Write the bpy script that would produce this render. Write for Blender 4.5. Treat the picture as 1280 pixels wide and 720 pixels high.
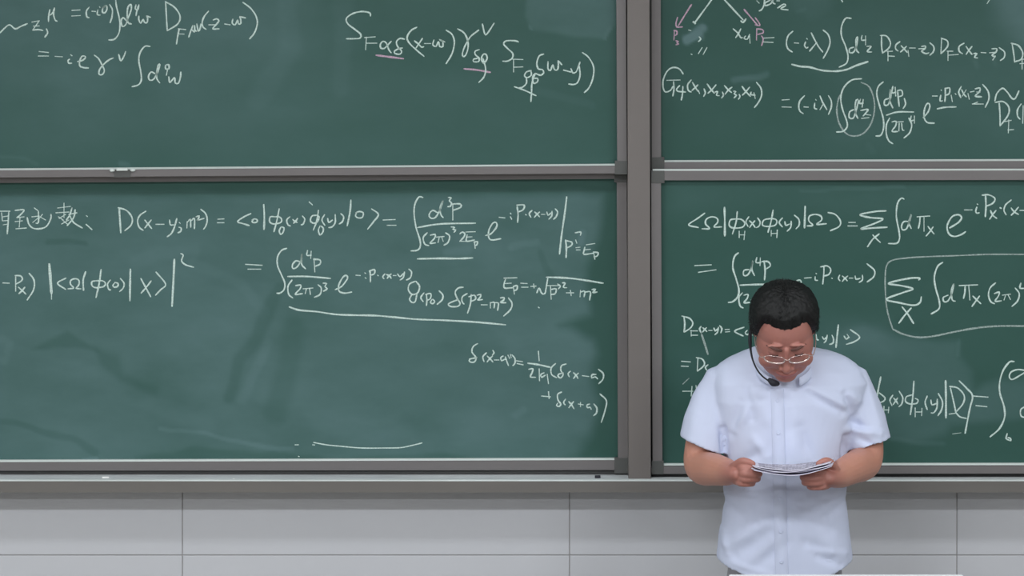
import bpy, bmesh, math, random
from mathutils import Vector, Matrix, Quaternion, noise
from mathutils.bvhtree import BVHTree
random.seed(4)
for o in list(bpy.data.objects): bpy.data.objects.remove(o)
scn = bpy.context.scene
COL = scn.collection

# ---------------------------------------------------------------- camera
CAMZ, DROP, WIDTH = 2.53, 0.09, 2.94          # board wall is 10 m away and 2.94 m of it fits the frame
KPX = WIDTH/1280
cam = bpy.data.cameras.new('camera')
cam.lens = 36*10/WIDTH; cam.sensor_width = 36; cam.shift_y = -DROP*cam.lens/36
cam.clip_start = 0.1; cam.clip_end = 60
camo = bpy.data.objects.new('camera', cam); COL.objects.link(camo)
camo.location = (0, -10, CAMZ); camo.rotation_euler = (math.pi/2, 0, 0)
scn.camera = camo
def P(px, py, Y):                              # where a sight line meets the plane y = Y
    d = (Y+10)/10
    return Vector(((px-640)*KPX*d, Y, CAMZ + d*(-10*DROP+(360-py)*KPX)))

# ---------------------------------------------------------------- world, exposure
w = bpy.data.worlds.new('world'); scn.world = w; w.use_nodes = True
w.node_tree.nodes['Background'].inputs[0].default_value = (0.7, 0.8, 1, 1)
w.node_tree.nodes['Background'].inputs[1].default_value = 0.3
scn.view_settings.view_transform = 'Standard'; scn.view_settings.look = 'None'
scn.view_settings.gamma = 1; scn.view_settings.use_curve_mapping = False
scn.view_settings.exposure = 0.17

# ---------------------------------------------------------------- ceiling lamps (x, y, strength)
LAMPS = [(x, y, s*k) for y, s in ((-1.7, 13), (-3.8, 46), (-6.9, 58)) for x, k in ((-2.9, 1.08), (-0.35, 0.98), (2.2, 1.22))]
LAMP_COL = (0.93, 0.97, 1.0)

# ---------------------------------------------------------------- helpers
def lin(c): return tuple(((v/255+0.055)/1.055)**2.4 if v > 10 else v/255/12.92 for v in c) + (1,)
def mat(name, col, rough=0.6, metal=0, noise_amt=0.0, scale=20, bump=0.0, bscale=200, spec=0.5, sss=0, col2=None, stretch=None):
    m = bpy.data.materials.new(name); m.use_nodes = True
    nt = m.node_tree; N = nt.nodes; L = nt.links; b = N['Principled BSDF']
    c = lin(col); b.inputs['Roughness'].default_value = rough; b.inputs['Metallic'].default_value = metal
    b.inputs['Specular IOR Level'].default_value = spec
    tc = N.new('ShaderNodeTexCoord'); src = tc.outputs['Object']
    if stretch:
        mp = N.new('ShaderNodeMapping'); mp.inputs['Scale'].default_value = stretch; L.new(src, mp.inputs[0]); src = mp.outputs[0]
    nz = N.new('ShaderNodeTexNoise'); nz.inputs['Scale'].default_value = scale; nz.inputs['Detail'].default_value = 4
    L.new(src, nz.inputs['Vector'])
    mx = N.new('ShaderNodeMix'); mx.data_type = 'RGBA'
    c2 = lin(col2) if col2 else tuple(v*(1-noise_amt) for v in c[:3])+(1,)
    mx.inputs['A'].default_value = c2; mx.inputs['B'].default_value = c
    L.new(nz.outputs['Fac'], mx.inputs['Factor']); L.new(mx.outputs['Result'], b.inputs['Base Color'])
    if bump:
        n2 = N.new('ShaderNodeTexNoise'); n2.inputs['Scale'].default_value = bscale; L.new(src, n2.inputs['Vector'])
        bp = N.new('ShaderNodeBump'); bp.inputs['Strength'].default_value = bump; bp.inputs['Distance'].default_value = 0.002
        L.new(n2.outputs['Fac'], bp.inputs['Height']); L.new(bp.outputs[0], b.inputs['Normal'])
    if sss:
        b.inputs['Subsurface Weight'].default_value = sss; b.inputs['Subsurface Radius'].default_value = (0.01, 0.004, 0.002)
    return m
M = {}
M['alu'] = mat('aluminium_frame', (120,116,117), 0.42, 0.25, 0.10, 6, 0.05, 300)
M['alu_bright'] = mat('aluminium_edge', (225,232,230), 0.35, 0.1, 0.08, 8)
M['alu_post'] = mat('aluminium_post', (118,112,110), 0.45, 0.2, 0.08, 5, 0.05, 300)
M['tray'] = mat('aluminium_tray', (118,114,111), 0.45, 0.2, 0.3, 3, 0.05, 200, col2=(106,103,101), stretch=(1,6,6))
M['tray_light'] = mat('lit_tray_bed', (226,230,232), 0.7, 0, 0.3, 5, 0.1, 200, col2=(170,174,178), stretch=(1,5,5))  # pale colour stands in for overhead light on the tray top
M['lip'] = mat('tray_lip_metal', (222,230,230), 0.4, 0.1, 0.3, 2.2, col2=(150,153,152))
M['gap_strip'] = mat('gap_strip_dark', (66,66,66), 0.6, 0, 0.2, 20)
M['corner'] = mat('corner_plastic', (84,85,84), 0.5, 0, 0.1, 30)
M['dark'] = mat('dark_gap', (45,45,45), 0.7, 0, 0.2, 30)
M['tile'] = mat('wall_tile_glaze', (196,197,203), 0.38, 0, 0.05, 2.5, 0.02, 60)
M['grout'] = mat('grout', (168,165,166), 0.9, 0, 0.15, 40)
M['plaster'] = mat('wall_plaster', (215,214,208), 0.9, 0, 0.05, 5, 0.1, 150)
M['ceil'] = mat('ceiling_paint', (225,225,222), 0.9, 0, 0.04, 5, 0.1, 150)
M['floor'] = mat('terrazzo_floor', (150,146,140), 0.35, 0, 0.25, 60)
M['skin'] = mat('skin', (192,136,118), 0.5, 0, 0.10, 25, 0.10, 400, sss=0.12)
_m = M['skin']; _N = _m.node_tree.nodes; _L = _m.node_tree.links; _b = _N['Principled BSDF']
_a = _N.new('ShaderNodeAttribute'); _a.attribute_name = 'flush_and_shade'; _x = _N.new('ShaderNodeMix'); _x.data_type = 'RGBA'; _x.inputs['B'].default_value = lin((150,93,90))  # tint for the redder hands and the painted shade on the head
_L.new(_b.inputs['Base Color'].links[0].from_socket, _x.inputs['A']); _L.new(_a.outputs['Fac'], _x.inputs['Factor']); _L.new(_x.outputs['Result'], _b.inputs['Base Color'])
M['hair'] = mat('hair_black', (20,21,22), 0.55, 0, 0.4, 200, 0.5, 500, spec=0.3)
M['brow'] = mat('eyebrow_hair', (92,60,54), 0.8, 0, 0.3, 200)
M['lips'] = mat('lips', (165,98,92), 0.5, 0, 0.1, 60)
M['shirt'] = mat('shirt_cotton', (202,209,233), 0.85, 0, 0.03, 12, 0.12, 900, spec=0.2)
M['trousers'] = mat('trouser_cloth', (158,158,166), 0.85, 0, 0.15, 60, 0.2, 600)
M['shoe'] = mat('shoe_leather', (30,28,28), 0.4, 0, 0.2, 40)
M['silver'] = mat('spectacle_metal', (225,205,200), 0.22, 0.85, 0.05, 40)
M['mic'] = mat('black_foam', (28,28,40), 0.7, 0, 0.3, 200)
M['paper'] = mat('paper_white', (214,210,226), 0.8, 0, 0.05, 20)
M['ink'] = mat('printed_ink', (126,122,142), 0.8)
M['lectern'] = mat('lectern_laminate', (240,242,246), 0.35, 0, 0.02, 10)
M['lectern_body'] = mat('lectern_steel', (170,174,180), 0.4, 0.1, 0.08, 10)
M['stick'] = mat('chalk_stick', (240,240,238), 0.95, 0, 0.05, 80)
M['tube'] = mat('lamp_housing', (230,230,230), 0.5)
def chalkmat(name, col, a):
    m = mat(name, col, 0.95, spec=0.1); N = m.node_tree.nodes; L = m.node_tree.links
    nz = N.new('ShaderNodeTexNoise'); nz.inputs['Scale'].default_value = 260; nz.inputs['Detail'].default_value = 3
    tc = N.new('ShaderNodeTexCoord'); L.new(tc.outputs['Object'], nz.inputs['Vector'])
    mr = N.new('ShaderNodeMapRange'); mr.inputs[1].default_value = 0.35; mr.inputs[2].default_value = 0.6
    mr.inputs[3].default_value = a-0.3; mr.inputs[4].default_value = a
    L.new(nz.outputs['Fac'], mr.inputs[0]); L.new(mr.outputs[0], N['Principled BSDF'].inputs['Alpha'])
    return m
M['chalk_w'] = chalkmat('white_chalk', (214,234,228), 0.95)
M['chalk_p'] = chalkmat('pink_chalk', (226,190,214), 0.80)
M['chalk_g'] = chalkmat('faint_chalk', (205,222,218), 0.62)
M['lens'] = bpy.data.materials.new('spectacle_lens'); M['lens'].use_nodes = True
nt = M['lens'].node_tree; nt.nodes.clear()
o_ = nt.nodes.new('ShaderNodeOutputMaterial'); mx_ = nt.nodes.new('ShaderNodeMixShader'); t_ = nt.nodes.new('ShaderNodeBsdfTransparent'); g_ = nt.nodes.new('ShaderNodeBsdfGlossy')
g_.inputs['Roughness'].default_value = 0.05; f_ = nt.nodes.new('ShaderNodeFresnel'); f_.inputs[0].default_value = 1.5
nt.links.new(f_.outputs[0], mx_.inputs[0]); nt.links.new(t_.outputs[0], mx_.inputs[1]); nt.links.new(g_.outputs[0], mx_.inputs[2]); nt.links.new(mx_.outputs[0], o_.inputs[0])
def emis(name, col, s):
    m = bpy.data.materials.new(name); m.use_nodes = True; b = m.node_tree.nodes['Principled BSDF']
    b.inputs['Base Color'].default_value = (0.9,0.9,0.9,1); b.inputs['Emission Color'].default_value = col+(1,); b.inputs['Emission Strength'].default_value = s
    return m
M['glow'] = emis('lamp_diffuser', LAMP_COL, 4)
def boardmat():
    m = bpy.data.materials.new('green_chalkboard'); m.use_nodes = True; N = m.node_tree.nodes; L = m.node_tree.links; b = N['Principled BSDF']
    b.inputs['Roughness'].default_value = 0.42; b.inputs['Specular IOR Level'].default_value = 0.22
    at = N.new('ShaderNodeAttribute'); at.attribute_name = 'dust'  # chalk dust plus the light painted onto the boards
    tc = N.new('ShaderNodeTexCoord')
    mp = N.new('ShaderNodeMapping'); mp.inputs['Scale'].default_value = (1.0, 1, 2.2); mp.inputs['Rotation'].default_value = (0, 0.5, 0)
    n1 = N.new('ShaderNodeTexNoise'); n1.inputs['Scale'].default_value = 3.0; n1.inputs['Detail'].default_value = 5; n1.inputs['Roughness'].default_value = 0.55
    L.new(tc.outputs['Object'], mp.inputs[0]); L.new(mp.outputs[0], n1.inputs['Vector'])
    mr = N.new('ShaderNodeMapRange'); mr.inputs[1].default_value = 0.3; mr.inputs[2].default_value = 0.7; mr.inputs[3].default_value = 0.70; mr.inputs[4].default_value = 1.25
    L.new(n1.outputs['Fac'], mr.inputs[0])
    mu = N.new('ShaderNodeMath'); mu.operation = 'MULTIPLY'; mu.use_clamp = True
    L.new(at.outputs['Fac'], mu.inputs[0]); L.new(mr.outputs[0], mu.inputs[1])
    mx = N.new('ShaderNodeMix'); mx.data_type = 'RGBA'; mx.inputs['A'].default_value = lin((43,80,71)); mx.inputs['B'].default_value = lin((93,122,124))
    L.new(mu.outputs[0], mx.inputs['Factor']); L.new(mx.outputs['Result'], b.inputs['Base Color'])
    return m
M['board'] = boardmat()

def put(name, me, m, parent=None, smooth=False):
    o = bpy.data.objects.new(name, me); COL.objects.link(o)
    if m is not None and not me.materials: me.materials.append(M[m] if isinstance(m, str) else m)
    if parent is not None: o.parent = parent; o.matrix_parent_inverse = Matrix.Translation(-parent.location)
    if smooth:
        for p in me.polygons: p.use_smooth = True
    return o
def mesh(name, vs, fs):
    me = bpy.data.meshes.new(name); me.from_pydata([tuple(v) for v in vs], [], fs); me.update()
    bm = bmesh.new(); bm.from_mesh(me); bmesh.ops.recalc_face_normals(bm, faces=bm.faces); bm.to_mesh(me); bm.free()
    return me
def thing(name, label, cat, loc=(0,0,0), group=None):
    o = bpy.data.objects.new(name, None); COL.objects.link(o); o.location = loc; o.empty_display_size = 0.1
    tag(o, label, cat, group); return o
def tag(o, label, cat, group=None):
    o['label'] = label; o['category'] = cat
    if group: o['group'] = group
def bevel(me, w, seg=2):
    bm = bmesh.new(); bm.from_mesh(me)
    bmesh.ops.bevel(bm, geom=list(bm.edges), offset=w, segments=seg, affect='EDGES', profile=0.6)
    bm.to_mesh(me); bm.free(); return me
def box(name, x0, x1, y0, y1, z0, z1, m, parent=None, bw=0.0):
    vs = [(x, y, z) for x in (x0,x1) for y in (y0,y1) for z in (z0,z1)]
    me = mesh(name, vs, [(0,1,3,2),(4,6,7,5),(0,4,5,1),(2,3,7,6),(0,2,6,4),(1,5,7,3)])
    if bw: bevel(me, bw)
    return put(name, me, m, parent)
def prism(name, pts, Y0, Y1, m, parent=None, bw=0.0):
    """outline in picture pixels on the plane y = Y0 (front), straight back to Y1"""
    f = [P(x, y, Y0) for x, y in pts]; n = len(f)
    vs = f + [Vector((v.x, Y1, v.z)) for v in f]
    fs = [tuple(range(n)), tuple(range(n, 2*n))] + [(i, (i+1) % n, n+(i+1) % n, n+i) for i in range(n)]
    me = mesh(name, vs, fs)
    if bw: bevel(me, bw)
    return put(name, me, m, parent)
def structure(o): o['kind'] = 'structure'; return o

# ---------------------------------------------------------------- the room
XL, XR, YB, HC = -4.6, 4.4, -12.0, 3.35
structure(box('floor', XL, XR, YB, 0.1, -0.1, 0, 'floor'))
structure(box('ceiling', XL, XR, YB, 0.1, HC, HC+0.1, 'ceil'))
wf = structure(box('wall_front', XL, XR, 0, 0.15, 0, HC, 'plaster'))
structure(box('wall_left', XL-0.1, XL, YB, 0.1, 0, HC, 'plaster'))
structure(box('wall_right', XR, XR+0.1, YB, 0.1, 0, HC, 'plaster'))
structure(box('wall_rear', XL, XR, YB-0.1, YB, 0, HC, 'plaster'))
# glazed wall tiles under the boards: joints at picture x 228, 712, 1200 and y 694
TY = -0.04
zj = P(0, 694, TY).z; tw = P(712, 0, TY).x - P(228, 0, TY).x; xj = P(712, 0, TY).x; ztop = P(0, 600, -0.15).z - 0.012
box('grout_bed', XL, XR, TY+0.003, -0.0005, 0.0, ztop, 'grout', wf)
gp = 0.0013
xs = [XL] + [xj+k*tw for k in range(-5, 6) if XL+0.05 < xj+k*tw < XR-0.05] + [XR]
rows = [(0.0, zj-0.55), (zj-0.55, zj), (zj, ztop)]
for z0, z1 in rows:
    for a, b in zip(xs[:-1], xs[1:]):
        box('wall_tile', a+gp, b-gp, TY, TY+0.009, z0+gp, z1-gp, 'tile', wf, 0.0015)

# ---------------------------------------------------------------- chalk writing
DATA = '''UL|equation_top_left|0,0|w
0,205 30,175 60,155 95,180 130,165 170,148; 200,138 243,130; 245,130 205,187; 205,188 240,185 268,190; 210,163 245,162; 290,180 298,205 280,232
312,60 305,95 303,135; 312,95 330,80 340,50; 340,50 335,90 345,125 357,132; 450,65 500,62; 448,100 502,97; 557,45 540,70 543,105 557,110; 575,70 598,72
612,62 608,90 625,95; 622,42 625,47; 665,35 645,45 640,75 655,80 668,60 665,35 640,50; 685,28 702,60 700,105 688,142
722,-10 728,40 745,110 750,160 742,210 715,245 680,250; 790,130 770,110 757,130 765,165 785,155 800,115 820,60 818,28 800,45 795,90 800,140 822,150
850,30 845,55 862,60 868,30; 862,40 855,70 850,98; 868,100 868,125 880,145 895,120 903,140 920,140 922,110 915,100 940,108
1035,10 1040,100 1045,190; 1033,10 1090,45 1125,100 1110,150 1045,192; 1120,180 1110,230 1103,275; 1115,180 1160,185; 1115,212 1150,213
1205,160 1190,200 1180,232; 1200,185 1215,200 1217,160; 1215,160 1220,190 1230,195; 1230,150 1240,195 1252,175 1255,150
1303,70 1275,105 1263,145 1270,170 1288,183; 1332,125 1355,118 1368,130 1350,155 1330,180 1370,180; 1305,155 1350,155; 1405,150 1438,155
1455,120 1452,145 1470,155 1485,125 1490,150 1505,145 1503,115 1498,105 1535,112; 1518,15 1565,50 1600,100 1608,150 1590,205 1560,243
UL|equation_line_below|0,0|w
245,322 303,328; 240,350 303,350; 345,352 390,355; 435,370 425,378 430,395 448,395; 442,342 450,348
485,385 520,375 535,355 515,350 500,375 498,410 520,422 553,425; 590,345 615,365 635,400 652,440 640,465 620,465 622,435 650,400 680,375 708,362
742,340 755,380 775,350 785,322; 938,290 905,290 875,330 868,380 880,450 883,500 865,530 825,542
968,460 945,450 928,475 935,500 960,495 985,450 1000,405 990,405 980,450 980,490 998,518; 1035,408 1035,430 1055,430 1055,405 1040,405; 1048,430 1040,470
1055,480 1062,515 1090,485 1095,518 1115,520 1128,480 1130,450
UL|equation_centre|420,0|w
215,100 210,80 160,72 105,85 65,115 75,150 120,185 155,215 150,238 110,242 65,242; 190,232 185,310; 178,235 245,230; 190,270 255,270
345,258 320,285 300,303 280,300 278,275 295,258 315,270 330,310 345,330; 428,245 400,240 378,260 385,290 410,320 400,338 370,335 365,320 390,305 415,300
505,170 470,190 445,230 455,265 500,310 550,352; 490,255 515,275 535,295 548,292; 540,240 520,270 500,300; 553,272 592,272
612,250 605,280 625,290 640,260 648,290 668,290 665,255 645,248 680,262; 688,188 725,215 740,265 725,335 688,398
760,180 800,205 822,250 825,300 810,345 795,353 790,335 805,290 840,230 892,188; 915,150 930,212 945,210 988,145
895,310 870,320 870,340 895,365 890,385 860,385 860,370 885,365; 920,395 908,370 918,342 935,338 945,360 935,385 920,395; 918,365 935,430 925,480 893,515
UL|equation_right_part|560,0|w
440,262 420,255 365,255 348,275 375,305 405,335 400,365 370,382 342,382; 410,375 410,450; 405,370 468,372; 415,420 468,418
598,338 570,350 555,395 565,430 590,435 598,455 580,470 560,465; 520,440 490,450 478,475 495,485 520,470 518,440; 490,485 490,520 465,545 440,550; 415,542 480,565 550,598
560,465 545,460 530,480 535,520 560,510 560,490 540,490; 545,460 525,520 522,580 518,635; 625,385 625,430 640,440 655,405 665,435 685,435 690,400 688,380 712,405
722,438 768,450@2.6; 768,428 780,455 800,450 815,415 825,388; 820,410 825,470 810,515 785,528 755,525; 840,328 880,360 910,420 905,490 880,550 852,578
UL|underline|420,0|p
250,345 330,355 422,367@2.4; 800,430 880,437 965,452@2.4
UR|arrow|816,0|w
380,-20 330,50 260,145@2.2; 252,135 266,148@4; 430,-20 500,55 565,125@2.2; 550,130 565,140 582,118@2.4
308,298 285,335; 338,298 315,340; 240,338 245,341; 225,188 238,191; 290,230 300,245 285,260; 502,180 530,205 550,235 560,235; 550,180 535,210 518,235; 580,225 570,240 590,245 605,215; 605,225 608,270
650,5 665,20; 700,-20 695,30 680,60 665,68; 735,0 700,20 705,35 740,20 755,-20 750,15 765,25; 775,5 792,5; 780,50 820,25 830,35 800,55 845,62; 1178,-5 1186,10
UR|arrow|816,0|p
242,28 200,95 160,160; 155,108 145,145 150,168 185,168; 135,195 132,250; 132,190 150,195 150,215 135,222; 145,255 160,260 150,268 162,275 145,280
570,58 610,105 655,158; 640,110 665,145 668,160 640,155; 650,180 648,250; 650,180 685,185 690,205 655,215; 680,225 690,245 680,285
UR|equation_upper_line|816,0|w
695,238 757,235; 690,262 752,265; 875,195 845,225 835,270 845,305 872,325; 885,268 912,270; 955,262 948,285 960,300 970,295; 962,240 966,245
990,205 1010,245 1035,290 1062,325; 1025,265 1000,295 980,320; 1065,188 1095,215 1108,260 1095,310 1065,365; 1240,115 1205,115 1180,165 1180,225 1205,290 1220,350 1210,395 1165,420
868,402 920,415 980,420 1060,440 1140,445 1210,435 1270,410 1345,385@2.4
UR|equation_upper_line|1024,0|w
215,295 190,305 190,328 215,325 235,280 240,230 230,250 232,310 248,330; 268,222 265,250 292,250; 290,225 290,280; 298,290 325,290 300,322 328,325
390,220 390,285 395,330; 382,222 420,225 445,265 435,300 395,332; 430,320 430,380; 425,322 458,320; 435,350 470,352; 505,260 480,280 478,305 492,318
512,285 535,310 550,328; 545,290 525,310 508,325; 555,315 560,352; 565,300 600,300; 640,290 665,288 660,305 640,320 665,335 685,330; 622,305 660,303; 692,268 715,290 715,320 692,345
765,245 760,335; 762,238 800,255 802,290 762,335; 805,320 805,378; 800,320 835,320; 808,345 870,340; 905,270 875,290 875,320 895,335; 918,290 935,315 955,340; 955,290 935,315 918,340
965,335 985,335 970,358 990,362; 1012,328 1042,330; 1080,305 1110,305 1105,325 1080,345 1100,355; 1065,330 1105,325; 1100,350 1085,375; 1125,298 1158,325 1155,360 1132,378
1205,270 1215,330 1222,388; 1200,270 1245,285 1272,330 1262,370 1225,385; 1262,370 1290,370; 1268,372 1268,432; 1255,398 1290,395; 135,-5 145,12; 1070,-10 1050,22
UR|equation_lower_line|816,0|w
190,462 165,430 125,422 90,445 65,500 65,550 80,575 110,565 125,540; 88,502 170,500; 130,510 132,560 125,600; 168,535 150,555 155,570 205,575; 188,540 185,590 178,625
240,500 218,530 222,565 240,575; 248,515 265,545 282,570; 282,530 262,550 245,565; 285,565 292,585; 320,555 328,580 318,602; 340,525 365,560 385,582; 395,530 370,560 345,582
390,575 405,572 398,595 415,598; 435,575 442,595 430,612; 448,535 470,560 492,578; 495,545 475,560 452,588; 505,570 520,572 508,585 522,595 508,612; 540,590 545,605 535,620
558,540 580,570 610,602; 605,545 580,575 560,595; 615,575 612,590 640,595; 632,580 640,615; 648,515 675,550 680,595 660,640 635,672
808,625 852,622; 808,668 865,670; 948,598 920,630 912,665 920,695 940,710; 945,668 972,670; 1012,645 1010,675 1025,682; 1018,622 1021,626; 1045,600 1062,640 1088,685; 1065,650 1045,685; 1098,598 1115,630 1115,670 1098,715
UR|equation_lower_line|1024,60|w
265,192 205,200 155,245 135,310 145,380 170,450 175,490 150,520 108,525; 215,385 190,400 188,435 210,440 225,410 245,330 232,325 225,360 228,410 242,440
258,320 250,345 275,345; 275,322 268,370; 260,390 305,385 275,425; 265,440 310,435; 290,415 322,420; 400,212 370,240 360,290 380,370 400,440 402,500 385,545 355,550
435,315 410,325 408,355 430,355 448,300 445,260 442,330 460,375; 460,240 455,280 480,275; 475,245 478,300; 490,270 495,320 500,365; 490,265 515,265 520,295 495,305; 532,315 540,350 525,378
420,420 490,400 590,400; 440,438 420,480 420,540 435,580 460,598; 455,462 480,458 478,485 455,520 490,522; 490,462 525,460; 500,470 498,518; 515,470 520,510 530,515; 560,438 578,480 565,530 530,562; 575,425 570,455 592,450; 595,425 595,470
650,435 680,400 692,360 678,345 660,375 655,430 675,465 720,470; 708,300 738,300; 760,295 755,330 770,330; 762,262 764,266; 788,250 788,300 785,335; 785,255 815,250 812,285 790,295; 825,295 832,335; 850,285 855,290
888,240 872,275 885,310; 890,260 905,290 920,305; 918,262 895,300; 930,285 938,320; 945,275 968,270; 975,255 1005,250 1000,275 975,300 1015,305; 985,275 1005,275; 1022,228 1055,270 1060,320 1038,370
738,380 790,370 855,368; 958,350 990,338; 960,350 1025,350; 1098,330 1110,285 1145,252 1175,275 1205,315 1225,315 1248,268
1125,345 1130,420 1130,485; 1100,340 1150,335 1185,370 1180,420 1130,488; 1185,450 1182,530; 1160,460 1200,452; 1180,512 1215,510; 1262,350 1240,385 1240,425 1255,445; 1275,360 1272,470
UR|equation_loop|1024,60|g
262,215 310,240 340,310 345,390 325,470 280,530 225,550 170,535 125,470 110,390 120,320 140,285
LL|chinese_heading|0,230|w
-10,170 62,170; 10,180 15,230; 55,175 50,250 45,312; 18,205 50,200; 20,230 50,228; 20,255 50,250; 95,165 150,162 125,195 105,210; 110,210 150,205; 125,210 120,270; 95,235 140,230; 100,280 165,275
170,210 180,250 205,275 245,280 290,265 318,215 318,190; 215,150 235,165; 200,205 245,200; 240,170 240,240 225,245; 205,240 235,215; 245,215 265,190; 250,205 285,225
350,180 430,175; 360,150 440,140; 400,120 400,210; 370,215 410,190; 365,205 395,225; 385,250 430,225; 390,225 420,250; 450,150 435,195 415,225; 430,190 480,180; 470,160 460,210 420,260; 435,195 460,240 515,275; 540,198 546,203; 538,252 575,285@2.6
LL|equation_upper_line|0,230|w
745,150 750,230 755,305@2.4; 738,148 790,165 825,210 820,255 780,292; 912,170 875,195 860,230 870,270 895,290; 905,225 925,250 948,278; 945,225 925,250 905,275; 975,252 1025,252@2.2
1060,225 1065,255 1085,255; 1105,215 1090,270 1070,310 1045,330@2.2; 1120,240 1126,246; 1118,270 1132,275 1130,295 1112,305; 1170,235 1168,275; 1175,235 1190,220 1192,270; 1195,230 1215,215 1215,280; 1225,205 1245,200 1235,225 1230,228 1275,215
LL|equation_upper_line|240,230|w
55,158 85,185 95,225 85,265 72,282; 162,220 200,218; 158,242 200,242; 368,185 325,205 285,235 320,248 358,260; 385,222 375,235 390,242 408,235 405,222 390,218 375,225; 448,128 452,200 450,285@2.4
545,155 530,230 512,298; 520,205 490,205 485,235 510,250 555,240 560,220 545,205 520,205; 555,270 545,295 555,315 570,300 575,275 560,268; 612,205 592,225 600,255 615,262; 630,222 645,235 658,240; 660,215 648,232 635,245; 690,200 705,220 695,250 682,255
732,112 752,130; 790,165 780,230 758,288; 780,195 750,200 740,230 760,245 785,235 795,205 780,195; 800,262 790,290 800,318 818,300 820,275 805,262; 828,192 812,225 830,258; 848,215 855,240 878,225; 895,190 895,240 875,268 855,272; 930,185 948,205 940,235 920,250
993,100 988,170 970,262@2.2; 1030,175 1022,200 1040,212 1065,208 1070,180 1045,172 1025,180; 1122,155 1165,190 1135,235 1098,282; 1195,225 1270,222; 1220,258 1275,258
LL|equation_upper_line|500,230|w
143,85 120,80 95,120 88,180 100,270 125,350 125,395 105,415 68,418; 235,180 205,165 182,190 190,212 220,210 250,160 268,105 250,150 255,190 270,210; 302,84 320,86 308,105 322,118 316,138 298,142; 330,130 330,225; 325,125 375,125 380,145 330,165
110,272 250,250 472,245@2.2; 170,305 145,335 155,375 180,385; 190,320 220,315 215,340 188,370 222,368; 228,332 275,328; 245,335 238,365; 262,335 270,358; 285,305 310,325 300,365 275,382; 320,268 342,271 330,282 348,288 338,302
374,312 390,300 406,312 396,335 374,358; 374,358 425,358; 412,300 470,298; 420,318 415,340 418,358 465,350; 415,332 450,330; 465,360 470,402; 462,365 485,360 480,380 468,385; 108,468 240,465 360,466 455,462@2.3
535,322 570,310 605,265 600,240 580,245 555,290 555,335 575,350 630,342; 620,208 655,212@2.2; 690,182 694,187; 690,205 698,220; 732,140 738,190 735,240; 730,132 775,132 770,160 738,175; 785,190 789,194
825,165 808,185 818,208; 842,175 858,190 872,205; 872,175 855,190 840,208; 885,190 905,190; 918,175 925,195 945,180; 950,170 948,200 930,220; 970,155 985,175 975,205 960,220; 1042,80 1030,180 1010,320 997,438@2.3
1035,350 1040,400 1038,460@2.3; 1035,352 1075,365 1070,385 1042,400; 1098,350 1105,370; 1095,305 1130,300 1128,320; 1100,398 1125,395; 1102,412 1125,412; 1165,380 1218,372; 1155,395 1150,420 1150,440 1210,432; 1150,412 1190,408; 1210,425 1218,470; 1208,425 1238,430 1232,450 1212,455
LL|equation_left_line|0,290|w
18,318 58,320@2.2; 98,280 98,370@2.2; 95,272 130,275 140,295 128,310 100,325; 115,345 138,365 162,388; 155,345 135,370 118,385; 182,258 212,300 210,360 170,425; 308,198 315,290 322,385@3.6; 322,380 322,420@2; 412,288 360,320 410,358
425,355 460,350 440,325 445,300 475,292 495,305 490,335 475,352 505,355; 535,248 520,300 522,365@2.2; 632,235 620,320 600,410@2.2; 600,305 575,310 575,335 600,348 650,340 658,318 640,305 600,305; 690,300 672,325 680,358 692,362; 715,320 705,335 715,345 735,340 738,322 718,315
752,290 775,320 770,350 748,372; 815,232 813,330 812,430@2.5; 880,290 910,345 942,405; 945,305 915,345 882,382; 975,250 1035,325 1005,360 972,395; 1090,170 1083,320 1075,465@2.8; 1130,135 1145,145 1135,180 1160,205 1210,220
LL|equation_middle_line|240,230|w
335,502 438,508@2.2; 350,532 430,532@2.2; 592,402 560,415 535,455 535,510 560,570 580,620 575,660 550,682 530,682; 685,490 650,480 628,505 630,528 655,520 680,480 688,437 685,500 710,530; 722,415 718,445 745,445; 745,420 742,465; 762,465 768,550; 760,470 800,475 800,500 768,515
598,578 720,578 865,590@2.2; 625,600 600,640 605,690 630,712; 648,635 680,632 675,655 645,690 690,685; 695,655 755,650; 715,655 708,685; 735,655 740,690; 788,630 808,650 800,690 765,708; 820,620 842,622 830,640 845,655 822,670
895,660 935,640 972,590 965,572 945,580 918,630 920,670 955,682 998,675; 1025,570 1052,572; 1080,555 1085,559; 1082,585 1088,590; 1112,540 1115,575 1115,612; 1108,545 1140,535 1140,560 1118,570; 1160,570 1164,573
LL|equation_middle_line|300,290|w
905,262 892,280 900,292; 915,265 935,275 945,290; 945,262 930,275 920,290; 958,272 975,272; 985,262 1000,280 1020,260; 1028,250 1020,285 1000,300; 1055,232 1072,250 1065,285 1040,300
308,468 370,488 480,498 600,515 720,520 840,522 960,532 1100,545 1280,552 1460,562 1660,580@2.3
LL|equation_middle_line|500,300|w
95,258 60,275 52,310 75,340 110,330 122,290 100,258; 75,340 60,370 75,390 95,385 105,340; 150,330 130,360 145,385; 165,340 168,375 165,410; 160,340 192,335 190,365 168,378; 200,372 190,390 205,398 217,385 205,370; 245,318 268,345 262,375 232,402
395,295 365,300 345,325 355,360 375,395 360,415 315,415 302,400 330,385 365,372; 420,335 390,355 388,385 400,400; 445,340 440,400 422,458; 430,355 465,345 472,370 440,385; 482,345 505,340 500,360 485,375 515,372; 508,405 545,405; 565,390 565,425; 570,392 590,390 588,425; 592,392 615,395 610,440
628,362 650,360 648,375 628,390 662,392; 678,362 700,395 690,435 648,475; 865,420 870,424
LL|energy_relation|500,300|w
650,238 730,236@2.2; 660,245 650,275 655,300 705,298; 655,272 695,270; 708,290 715,338; 708,290 732,285 730,310 712,315; 755,270 795,272; 760,295 800,295; 818,290 850,288; 835,275 838,300; 855,330 870,300 885,332 905,335 915,290 925,230
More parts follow.
